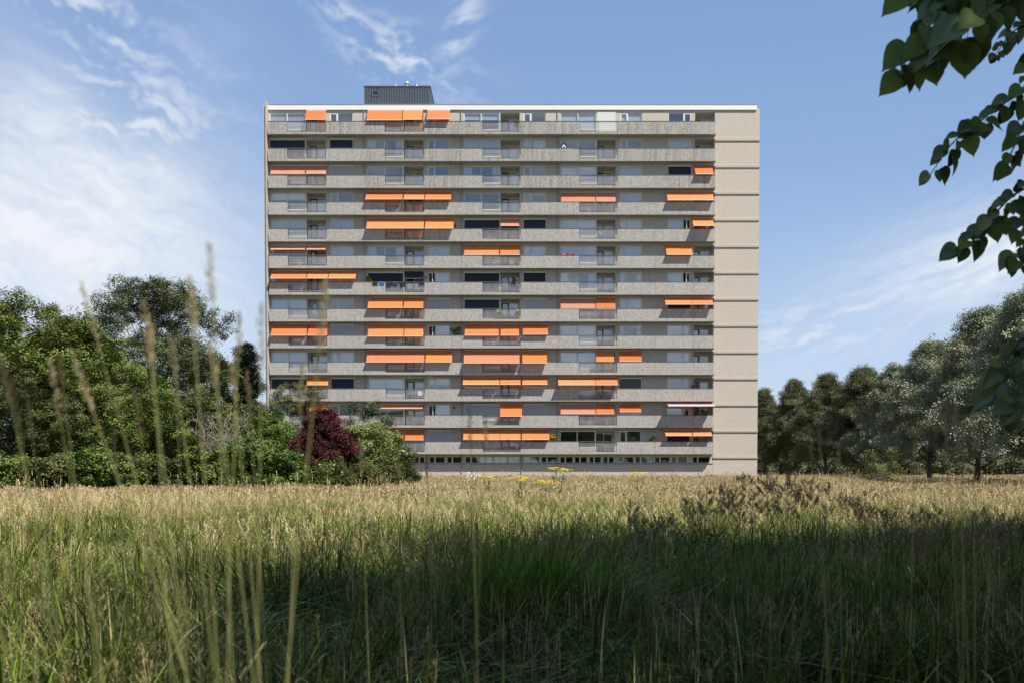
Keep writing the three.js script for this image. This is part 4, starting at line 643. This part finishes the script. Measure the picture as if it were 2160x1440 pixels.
HANGING.forEach(([marks, d, L, n0], hi) => { const n = Math.round(n0 * 1.28);
  const rnd = rng(2200 + hi), br = groupPart(overhang, 'hanging_branch'), o = overhang.position, pts = marks.map(([m, l], i) => point(m, l, d + 0.12 * (marks.length - i) * (rnd() - 0.3)).sub(o)), curve = new THREE.CatmullRomCurve3(pts);
  const root = V(0, clamp(pts[0].y + 0.7, 2.2, 6), 0), stem = bend(root, pts[0], 5, 0.06, rnd, 0.05).map((p, i) => [p, 0.03 * (1 - 0.8 * i / 5)]);
  part(br, 'twig', limb([...stem.slice(0, 5), ...curve.getPoints(14).map((p, i) => [p, 0.006 * (1 - 0.75 * i / 14)])], 5), M.bark);
  for (let i = 0; i < n; i++) {
    const t = clamp((i + 0.6) / n * 0.94 + 0.06 * rnd()), p = curve.getPoint(t), tan = curve.getTangent(t), side = i % 2 ? 1 : -1, out = V(-tan.y, tan.x, 0).multiplyScalar(side), dir = V(0, -0.6, 0).addScaledVector(out, 0.5 + 0.6 * rnd()).addScaledVector(tan, 0.3 + 0.5 * rnd()).add(V((rnd() - 0.5) * 0.5, (rnd() - 0.5) * 0.3, (rnd() - 0.5) * 0.8)).normalize();
    const face = V((rnd() - 0.5) * 1.2, 0.55 + 0.3 * rnd(), 0.8 * (rnd() < 0.8 ? 1 : -1)).normalize(), x = dir.clone().cross(face).normalize(), z = x.clone().cross(dir).normalize(), m = part(br, 'leaf', LEAF[Math.floor(rnd() * 4)], LEAFM[Math.min(4, Math.floor(rnd() * 5.2))]), s = L * 0.86 * (0.5 + 0.65 * rnd()) * (t > 0.9 ? 0.75 : 1);
    m.matrixAutoUpdate = false; m.matrix.makeBasis(x.multiplyScalar(s), dir.multiplyScalar(s), z.multiplyScalar(s)).setPosition(p.x, p.y, p.z);
  }
});

// ------------------------------------------------------------------ tall single stalks close to the lens
const stalkMat = { stem: mat(0.24, 0.24, 0.08, 0.7), head: mat(0.36, 0.27, 0.135, 0.85), headPale: mat(0.44, 0.36, 0.21, 0.85), headDark: mat(0.20, 0.155, 0.095, 0.85), stemDark: mat(0.15, 0.16, 0.06, 0.8) };
function grains(pts, r0, n, len, rnd, openness) { // overlapping husks along the top of a stem
  const curve = new THREE.CatmullRomCurve3(pts), b = new Blades();
  for (let i = 0; i < n; i++) {
    const t = i / n, p = curve.getPoint(t), d = curve.getTangent(t), q = rnd() * 6.283, o = V(Math.cos(q), 0.2 * (rnd() - 0.5), Math.sin(q)), swell = Math.sin(Math.PI * clamp(t * 0.9 + 0.08)), e = p.clone().addScaledVector(o, r0 * openness * swell * (0.4 + rnd())), dir = d.clone().addScaledVector(o, 0.45).normalize(), l = len * (0.6 + 0.7 * rnd()), s = V(-dir.z, 0.1, dir.x).normalize().multiplyScalar(l * 0.17), s2 = s.clone().cross(dir), m = e.clone().addScaledVector(dir, l * 0.45), tip = e.clone().addScaledVector(dir, l), c = [0.85, 0.85, 0.85];
    b.tri(e, m.clone().add(s), tip, c); b.tri(e, tip, m.clone().sub(s), c); b.tri(e, m.clone().add(s2), tip, c); b.tri(e, tip, m.clone().sub(s2), c);
    if (openness > 2 && i % 2) b.tri(p, p.clone().add(V(0, 0.0012, 0)), e, c);
  }
  return b.geometry();
}
function tallStalk(name, label, group, m, level, d, leanM, headLen, kind, rnd) {
  const tip = point(m, level, d), foot = V(across(m + (kind === 'dark' ? leanM : leanM * 8 / d), d), 0, -d + (rnd() - 0.5) * 0.1), t = thing(name, label, 'grass stalk', [foot.x, 0, foot.z], group), e = tip.clone().sub(foot), pts = [0, 0.25, 0.5, 0.7, 0.85, 1].map((u) => V(e.x * Math.pow(u, 1.7), e.y * u, e.z * Math.pow(u, 1.7)));
  const stemM = kind === 'dark' ? stalkMat.stemDark : stalkMat.stem, headM = kind === 'dark' ? stalkMat.headDark : kind === 'pale' ? stalkMat.headPale : stalkMat.head, curve = new THREE.CatmullRomCurve3(pts), f = 1 - headLen / tip.y, hp = [0, 0.33, 0.66, 1].map((u) => curve.getPoint(lerp(f, 1, u)));
  part(t, 'stem', limb(pts.map((p, i) => [p, 0.0011 * (1 - 0.1 * i)]), 5), stemM);
  if (kind === 'plume') part(t, 'seed_head', grains(hp, 0.0018, 46, 0.0055, rnd, 1.4), stalkMat.headPale);
  else if (kind === 'dark') { const b = []; for (let i = 0; i < 7; i++) { const u = i / 7, a = curve.getPoint(lerp(f, 0.99, u)), q = rnd() * 6.283, l = 0.05 * (1 - 0.75 * u) * (0.3 + rnd()), c = a.clone().add(V(Math.cos(q) * l, l * 0.75, Math.sin(q) * l)); if (l > 0.02) b.push(limb([[a, 0.0008], [c, 0.0006]], 3)); b.push(grains([c, c.clone().add(V(Math.cos(q) * 0.007, 0.011, Math.sin(q) * 0.007)), c.clone().add(V(Math.cos(q) * 0.016, 0.026, Math.sin(q) * 0.016))], 0.004, 18, 0.0105, rnd, 1.2)); } part(t, 'seed_head', join(b.map((g) => { g.deleteAttribute('color'); return g; })), headM).userData.kind = 'stuff'; }
  else part(t, 'seed_head', grains(hp, 0.0015, 46, 0.0065, rnd, 1), headM);
  if (kind !== 'dark') { const b = new Blades(); b.blade(0, 0, rnd() * 6.28, tip.y * 0.45, 0.18, 0.006, [0.16, 0.18, 0.06], 4, tip.y * 0.25); const lm = part(t, 'leaf_blade', b.geometry(), grassMat); }
}
{
  const rnd = rng(2300), LEFTS = [[6, 760, 1.25, 45, 'tan'], [28, 800, 1.4, 35, 'tan'], [60, 838, 1.5, 25, 'tan'], [108, 757, 1.2, 40, 'pale'], [128, 750, 1.35, 30, 'tan'], [176, 600, 1.15, 70, 'plume'], [150, 735, 1.1, 90, 'plume'], [240, 905, 1.7, 20, 'tan'], [285, 825, 1.5, 35, 'tan'], [308, 640, 1.0, 25, 'tan'], [322, 690, 1.3, 15, 'tan'], [362, 712, 1.2, 30, 'plume'], [372, 790, 1.5, 12, 'pale'], [404, 585, 1.0, 20, 'plume'], [446, 522, 0.95, 10, 'plume'], [446, 728, 1.15, 30, 'pale'], [507, 665, 1.2, -10, 'plume'], [490, 770, 1.3, 25, 'tan'], [522, 785, 1.5, 18, 'tan'], [556, 640, 1.05, -8, 'plume'], [640, 760, 1.3, -12, 'plume'], [690, 600, 0.95, -30, 'plume'], [990, 850, 1.6, 8, 'plume'], [1025, 880, 1.7, -10, 'plume'], [840, 950, 2.2, 4, 'tan'], [900, 965, 2.4, 6, 'tan'], [760, 930, 2.0, 8, 'tan']];
  const before = (m) => (m < 90 ? 'before the tree at the left edge' : m < 200 ? 'before the dense green trees' : m < 300 ? 'before the rounded mid green shrub' : m < 390 ? 'before the airy grey green tree' : m < 480 ? 'before the bare twiggy shrub' : m < 600 ? 'before the building corner' : m < 800 ? 'before the first bay of awnings' : 'before the middle of the facade');
  LEFTS.forEach(([m, l, d, lean, k]) => tallStalk('tall_grass_stalk', (k === 'plume' ? 'thin plumed' : k === 'pale' ? 'pale' : 'tan') + ' grass stalk blurred close to the lens ' + before(m), 'blurred tall stalks ' + before(m), m, l, d, lean, 0.055 + 0.035 * rnd(), k, rnd));
  [[1992, 880, 1.9, 14], [2014, 858, 1.7, 12], [2030, 905, 1.9, 6], [2052, 865, 1.75, 8], [1706, 895, 2.0, 22], [1728, 905, 2.2, 10], [2096, 900, 2.0, -6], [1768, 930, 2.4, 6], [1930, 930, 2.3, -8]].forEach(([m, l, d, lean]) => tallStalk('plumed_grass_stalk', 'pale plumed grass stalk close to the lens ' + (m < 1800 ? 'before the dark pointed lindens' : m < 2000 ? 'before the third linden trunk' : m < 2040 ? 'before the tall pale linden' : 'near the right picture edge'), 'blurred pale stalks ' + (m < 1800 ? 'before the dark lindens' : m < 2000 ? 'before the third linden' : m < 2040 ? 'before the tall pale linden' : 'near the right edge'), m, l, d, lean, 0.085, 'plume', rnd));
  for (let i = 0; i < 120; i++) { const m = i < 50 ? 1590 + 380 * (rnd() + rnd() - 1) : 1290 + 870 * rnd(), hump = Math.exp(-(((m - 1640) / 210) ** 2)), l = 1068 - 88 * hump * (0.1 + 0.9 * rnd()) + 60 * rnd() * (1 - hump) + 25 * rnd(), d = 4.2 + 3.6 * rnd(); { const where = (l < 1020 ? 'tall dark' : l < 1060 ? 'dark' : 'short dark') + ' cocksfoot grass stalk ' + (m < 1420 ? 'below the strip windows' : m < 1510 ? 'below the building corner bay' : m < 1600 ? 'below the brick end wall' : m < 1720 ? 'below the dark pointed lindens' : m < 1900 ? 'below the middle lindens' : 'below the pale lindens at the right'); tallStalk('cocksfoot_stalk', where, 'cocksfoot stalks: ' + where, m, l, d, (rnd() - 0.5) * 110, 0.1 + 0.035 * rnd(), 'dark', rnd); } }
}
// lush green clump lit between the shadows, and broad green leaves in the shade
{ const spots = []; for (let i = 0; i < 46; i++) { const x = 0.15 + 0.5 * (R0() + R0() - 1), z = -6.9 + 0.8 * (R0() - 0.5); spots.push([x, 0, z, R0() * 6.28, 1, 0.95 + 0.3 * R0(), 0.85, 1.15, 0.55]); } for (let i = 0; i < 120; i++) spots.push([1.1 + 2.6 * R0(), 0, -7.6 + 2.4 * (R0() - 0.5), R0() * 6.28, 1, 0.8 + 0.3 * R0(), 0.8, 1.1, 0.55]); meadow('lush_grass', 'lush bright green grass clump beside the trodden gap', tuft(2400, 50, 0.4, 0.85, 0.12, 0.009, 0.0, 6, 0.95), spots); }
// ------------------------------------------------------------------ flowering weeds in the meadow
function ragwort(label, m, level, d, seed) {
  const rnd = rng(seed), H = up(level, d), t = thing('ragwort_plant', label, 'wildflower', [across(m, d), 0, -d]), stems = [], heads = [], b = new Blades();
  for (let i = 0; i < 9; i++) { const q = rnd() * 6.283, r = 0.12 + 0.22 * rnd(), e = V(Math.cos(q) * r, H * (0.86 + 0.14 * rnd()), Math.sin(q) * r), pts = bend(V(0, 0, 0), e, 4, 0.03, rnd, 0.05); stems.push(limb(pts.map((p, j) => [p, 0.008 * (1 - 0.5 * j / 4)]), 5)); for (let k = 0; k < 16; k++) { const a = rnd() * 6.283, s = 0.11 * Math.sqrt(rnd()), g = new THREE.SphereGeometry(0.02, 6, 4); g.scale(1, 0.5, 1); g.translate(e.x + Math.cos(a) * s, e.y + 0.02 * rnd(), e.z + Math.sin(a) * s); heads.push(g); } for (let k = 0; k < 10; k++) { const p = pts[1 + Math.floor(rnd() * 3)]; b.blade(p.x, p.z, rnd() * 6.28, 0.06, 0.14, 0.035, [0.09, 0.14, 0.04], 2, p.y); } }
  part(t, 'stems', mergeGeometries(stems), mat(0.12, 0.16, 0.05, 0.8)); part(t, 'leaves', b.geometry(), grassMat); const f = part(t, 'flower_heads', mergeGeometries(heads), yellow); f.userData.kind = 'stuff';
}
ragwort('yellow ragwort, tallest flowering weed in front of the plinth', 1178, 986, 31, 2501); ragwort('yellow ragwort with wide flat heads left of the tallest one', 1090, 1003, 33, 2502); ragwort('yellow ragwort low between two larger ragworts', 1150, 1013, 32, 2503); ragwort('yellow ragwort alone to the right of the others', 1345, 996, 36, 2504); ragwort('small yellow ragwort furthest to the left', 1025, 1003, 40, 2505);
tree('tall_weed', 'yellow green tall weed below the fourth linden', [across(1880, 70), 0, -70], { height: up(945, 70), radius: 0.55, lobes: 22, lobe: 0.22, sprays: 90, leaf: 'fine', colours: C.lime, seed: 2510, clear: 0.2, low: true, shape: round, trunk: 0.03, limbs: 10, category: 'weed', crownName: 'foliage' });
tree('tall_weed', 'green weed clump left of the yellow green weed', [across(1838, 72), 0, -72], { height: up(950, 72), radius: 0.7, lobes: 22, lobe: 0.22, sprays: 110, leaf: 'fine', colours: C.olive, seed: 2511, clear: 0.2, low: true, shape: round, trunk: 0.03, limbs: 10, category: 'weed', crownName: 'foliage' });
{ const t = thing('white_wildflower', 'pale white flowering weed in front of the plinth', 'wildflower', [across(1000, 48), 0, -48]), g = Array.from({ length: 6 }, (_, i) => limb(bend(V(0, 0, 0), V(Math.cos(i) * 0.3, 0.75 + 0.06 * i, Math.sin(i) * 0.3), 3, 0.02, R0, 0.05).map((p) => [p, 0.006]), 4)); part(t, 'stems', mergeGeometries(g), stalkMat.stem); blossoms(t, petal, Array.from({ length: 40 }, () => [(R0() - 0.5) * 0.7, 0.7 + 0.4 * R0(), (R0() - 0.5) * 0.5]), 0.8); }

// ------------------------------------------------------------------ things on the balconies (storey from the roof, mark along the facade)
const onFloor = (row) => yb(FLOORS - row) + 0.2, ZB = ZF - 0.5;
const colour = { black: mat(0.02, 0.02, 0.022, 0.9), blue: mat(0.03, 0.10, 0.32, 0.85), navy: mat(0.03, 0.04, 0.12, 0.9), grey: mat(0.2, 0.2, 0.21, 0.8), wicker: mat(0.12, 0.08, 0.05, 0.9), pot: mat(0.32, 0.13, 0.07, 0.8), redish: mat(0.35, 0.03, 0.03, 0.8) };
function garment(label, m, w, h, material) { // cloth folded over the handrail
  const y = yb(FLOORS - 7) + 1.36, x = xf(m), t = thing('laundry_garment', label, 'clothing', [x, y, ZF], 'laundry hung over the seventh storey railing'), nx = 8, ny = 6, p = [], ix = [], ph = R0() * 6, jag = R0();
  for (let j = 0; j <= ny; j++) for (let i = 0; i <= nx; i++) { const u = i / nx - 0.5, v = j / ny; p.push(u * w * (1 - 0.12 * v * jag), -h * v * (1 + 0.14 * Math.sin(i * 1.7 + ph)), 0.045 + 0.02 * Math.sin(i * 2.1 + ph) * v - (j === 0 ? 0.06 : 0)); if (i && j) { const a = (j - 1) * (nx + 1) + i - 1; ix.push(a, a + nx + 1, a + 1, a + 1, a + nx + 1, a + nx + 2); } }
  const g = new THREE.BufferGeometry(); g.setAttribute('position', new THREE.Float32BufferAttribute(p, 3)); g.setIndex(ix); g.computeVertexNormals(); part(t, 'cloth_front', g, material); const k = g.clone(); k.scale(1, 0.6, 1); k.translate(0, 0, -0.2); part(t, 'cloth_back', k, material);
}
garment('black garment leftmost on the seventh storey railing', 791, 0.55, 0.42, colour.black); garment('blue garment with white print on the seventh storey railing', 805, 0.55, 0.4, colour.blue); garment('black garment right of the blue one on the seventh storey railing', 821, 0.5, 0.5, colour.black); garment('navy garment in the middle of the seventh storey laundry', 834, 0.55, 0.4, colour.navy); garment('long black garment over the seventh storey railing bars', 850, 0.6, 0.55, colour.black); garment('black garment rightmost on the seventh storey railing', 889, 0.5, 0.4, colour.black);
function pottedPlant(name, label, row, m, top, radius, colours, leaf = 'shrub', flower) {
  const y0 = onFloor(row), H = top, t = tree(name, label, [xf(m), y0, ZB], { height: H, radius, lobes: 8, sprays: Math.round(60 + radius * 160), size: 0.62, leaf, colours, seed: 2600 + row * 7 + m, clear: H * 0.45, low: true, shape: round, lobe: 0.5, trunk: 0.02, limbs: 6, category: 'plant', crownName: 'foliage' });
  part(t, 'pot', new THREE.LatheGeometry([[0, 0], [0.13, 0], [0.17, 0.26], [0.15, 0.26], [0.14, 0.2], [0, 0.2]].map(([a, b]) => new THREE.Vector2(a, b)), 12), colour.pot);
  if (flower) blossoms(t, flower, Array.from({ length: 40 }, () => [(R0() - 0.5) * radius * 2, H * (0.85 + 0.2 * R0()), (R0() - 0.2) * 0.3]), 2.2);
}
pottedPlant('potted_bush', 'bushy green plant by the party line on the ninth storey down', 9, 963, 1.95, 0.42, C.dark); pottedPlant('potted_plant', 'small green plant at the railing left of the laundry', 7, 777, 1.75, 0.2, C.bright); pottedPlant('potted_plant', 'yellow flowering plant in a pot on the eighth storey down', 8, 1052, 1.0, 0.2, C.bright, 'shrub', yellow); pottedPlant('potted_plant', 'yellow flowering plant near the railing end on the eighth storey down', 8, 1092, 1.0, 0.18, C.bright, 'shrub', yellow); pottedPlant('potted_plant', 'yellow flowering tall plant on the lowest balcony', 13, 1167, 1.85, 0.28, C.lime, 'fine', yellow); pottedPlant('potted_plant', 'spreading green plant on the lowest balcony left of the corner awning', 13, 1381, 1.6, 0.3, C.mid); pottedPlant('potted_plant', 'dark leafy plant in the corner loggia on the eleventh storey down', 11, 1472, 1.75, 0.3, C.blackish, 'fine'); pottedPlant('potted_plant', 'dark green plant in the loggia on the seventh storey down', 7, 1083, 1.6, 0.35, C.blackish); pottedPlant('potted_plant', 'green plant in the loggia on the top storey', 1, 1090, 1.35, 0.25, C.bright); pottedPlant('potted_plant', 'small plant at the right end of the seventh storey balcony', 7, 1500, 1.5, 0.15, C.bright);
{ const t = thing('flower_box', 'window box full of pink flowers on the sixth storey down', 'flower box', [xf(1200), yb(FLOORS - 6) + 1.08, ZF - 0.24]); part(t, 'box', bx(-0.8, 0.8, 0, 0.16, -0.1, 0.1), colour.wicker); blossoms(t, pink, Array.from({ length: 170 }, () => [(R0() - 0.5) * 1.65, 0.18 + 0.24 * R0(), (R0() - 0.5) * 0.26]), 2.6); const s = [[], []]; for (let i = 0; i < 22; i++) s[i & 1].push([V((R0() - 0.5) * 1.5, 0.17 + 0.08 * R0(), (R0() - 0.5) * 0.15), 0.45, [0.06, 0.11, 0.03]]); s.forEach((q, i) => scatterFree(t, 'foliage', SPRAYS.shrub[i], q)); }
function chair(label, row, m, material, turn = 0) {
  const t = thing('garden_chair', label, 'chair', [xf(m), onFloor(row), ZB]); t.rotation.y = turn;
  part(t, 'seat', bx(-0.23, 0.23, 0.4, 0.44, -0.22, 0.22), material);
  const back = []; for (let i = -2; i <= 2; i++) back.push(bx(i * 0.095 - 0.03, i * 0.095 + 0.03, 0.45, 0.88 - 0.02 * i * i, -0.24, -0.21)); back.push(bx(-0.24, 0.24, 0.82, 0.88, -0.245, -0.205)); part(t, 'backrest', join(back), material);
  for (const [x, z] of [[-0.2, -0.2], [0.2, -0.2], [-0.2, 0.2], [0.2, 0.2]]) part(t, 'leg', bar(V(x * 1.1, 0, z * 1.1), V(x, 0.4, z), 0.02, 0.025, 6), material);
  for (const x of [-0.25, 0.25]) part(t, 'armrest', join([bx(x - 0.025, x + 0.025, 0.62, 0.65, -0.22, 0.2), bx(x - 0.02, x + 0.02, 0.44, 0.62, 0.16, 0.2)]), material);
}
chair('white garden chair behind the railing on the sixth storey down', 6, 1079, M.white, 0.3); chair('second white garden chair on the sixth storey down', 6, 1050, M.white, -0.6); chair('dark wicker chair under the orange awning on the eleventh storey down', 11, 1279, colour.wicker, 0.2); chair('dark wicker chair left of its twin on the eleventh storey down', 11, 1262, colour.wicker, -0.3); chair('dark chair in the loggia on the fifth storey down', 5, 1268, colour.grey, 0.4); chair('white chair on the eleventh storey down under grey blinds', 11, 885, M.white, 0.2); chair('black chair under the awning on the eighth storey down', 8, 868, colour.black, 0.1); chair('dark chair under the awning on the tenth storey down', 10, 1078, colour.grey, 0.3); chair('dark chair under the awning on the top storey', 1, 870, colour.grey, 0.5);
function table(label, row, m, material, w = 0.8) { const t = thing('balcony_table', label, 'table', [xf(m), onFloor(row), ZB]); part(t, 'tabletop', bx(-w / 2, w / 2, 0.7, 0.74, -0.3, 0.3), material); part(t, 'leg', bar(V(0, 0.03, 0), V(0, 0.7, 0), 0.03, 0.03, 8), material); part(t, 'foot', bx(-0.25, 0.25, 0, 0.03, -0.2, 0.2), material); }
table('white table on one leg behind the twelfth storey railing', 12, 1282, M.white, 1.1); table('white table on the eleventh storey down under the grey loggia', 11, 868, M.white, 0.5); table('white table on the lowest balcony beside the hedge', 13, 874, M.white, 0.6); table('white table on the lowest balcony under the dark window', 13, 1279, M.white, 0.6); table('white table on the twelfth storey behind the silver shrub', 12, 838, M.white, 0.6);
{ const t = thing('hanging_jacket', 'blue and white jacket hanging on the second storey from the roof', 'clothing', [xf(1189), yb(FLOORS - 2) + 1.36, ZF - 0.3]), s = new THREE.Shape([[-0.28, 0], [-0.3, 0.35], [-0.1, 0.62], [0, 0.78], [0.1, 0.62], [0.3, 0.35], [0.28, 0], [0.16, 0.05], [0.14, 0.25], [0, 0.42], [-0.14, 0.25], [-0.16, 0.05]].map(([a, b]) => new THREE.Vector2(a, b))), g = new THREE.ExtrudeGeometry(s, { depth: 0.08, bevelEnabled: true, bevelSize: 0.02, bevelThickness: 0.02, bevelSegments: 1 }); part(t, 'body', g, colour.navy); part(t, 'lining', new THREE.ExtrudeGeometry(new THREE.Shape([[-0.24, -0.02], [-0.15, 0.22], [0, 0.4], [0.15, 0.22], [0.24, -0.02], [0.2, -0.05], [0, 0.24], [-0.2, -0.05]].map(([a, b]) => new THREE.Vector2(a, b))), { depth: 0.04, bevelEnabled: false }).translate(0, 0, 0.09), M.white); part(t, 'hook', bar(V(0, 0.78, 0.04), V(0, 0.92, 0.04), 0.008, 0.008, 5), M.bars); }
{ const t = thing('drying_rack', 'black folding drying rack beside the laundry', 'drying rack', [xf(893.5), onFloor(7), ZF - 0.35]); part(t, 'frame', join([bar(V(-0.35, 0, -0.2), V(0.1, 1.75, 0.1), 0.02), bar(V(0.35, 0, 0.1), V(-0.1, 1.75, -0.1), 0.02)]), colour.black); part(t, 'rails', join([0, 1, 2, 3].map((i) => bar(V(-0.45, 1.62 + 0.02 * i, -0.2 + 0.13 * i), V(0.45, 1.62 + 0.02 * i, -0.2 + 0.13 * i), 0.014))), colour.black); }
function ornament(label, row, m, h, material) { const t = thing('wall_ornament', label, 'ornament', [xw(m), yb(FLOORS - row) + h, ZW + 0.003]); const g = new THREE.TorusGeometry(0.1, 0.035, 6, 12); g.translate(0, 0, 0.04); part(t, 'ring', g, material); part(t, 'bracket', bx(-0.02, 0.02, 0.1, 0.2, 0, 0.05), material); }
ornament('round pale ornament on the wall right of the fifth storey awning', 5, 966.5, 2.05, M.bars); ornament('small dark ornament on the wall next to the fifth storey awning', 5, 960, 1.75, colour.black); ornament('small dark lamp on the wall of the twelfth storey down', 12, 957, 2.1, colour.black); ornament('small white ornament on the wall of the seventh storey down', 7, 1378, 2.05, M.white); ornament('black ornament right of the ninth storey window', 9, 952, 2.0, colour.black);
renderer.render(scene, camera);
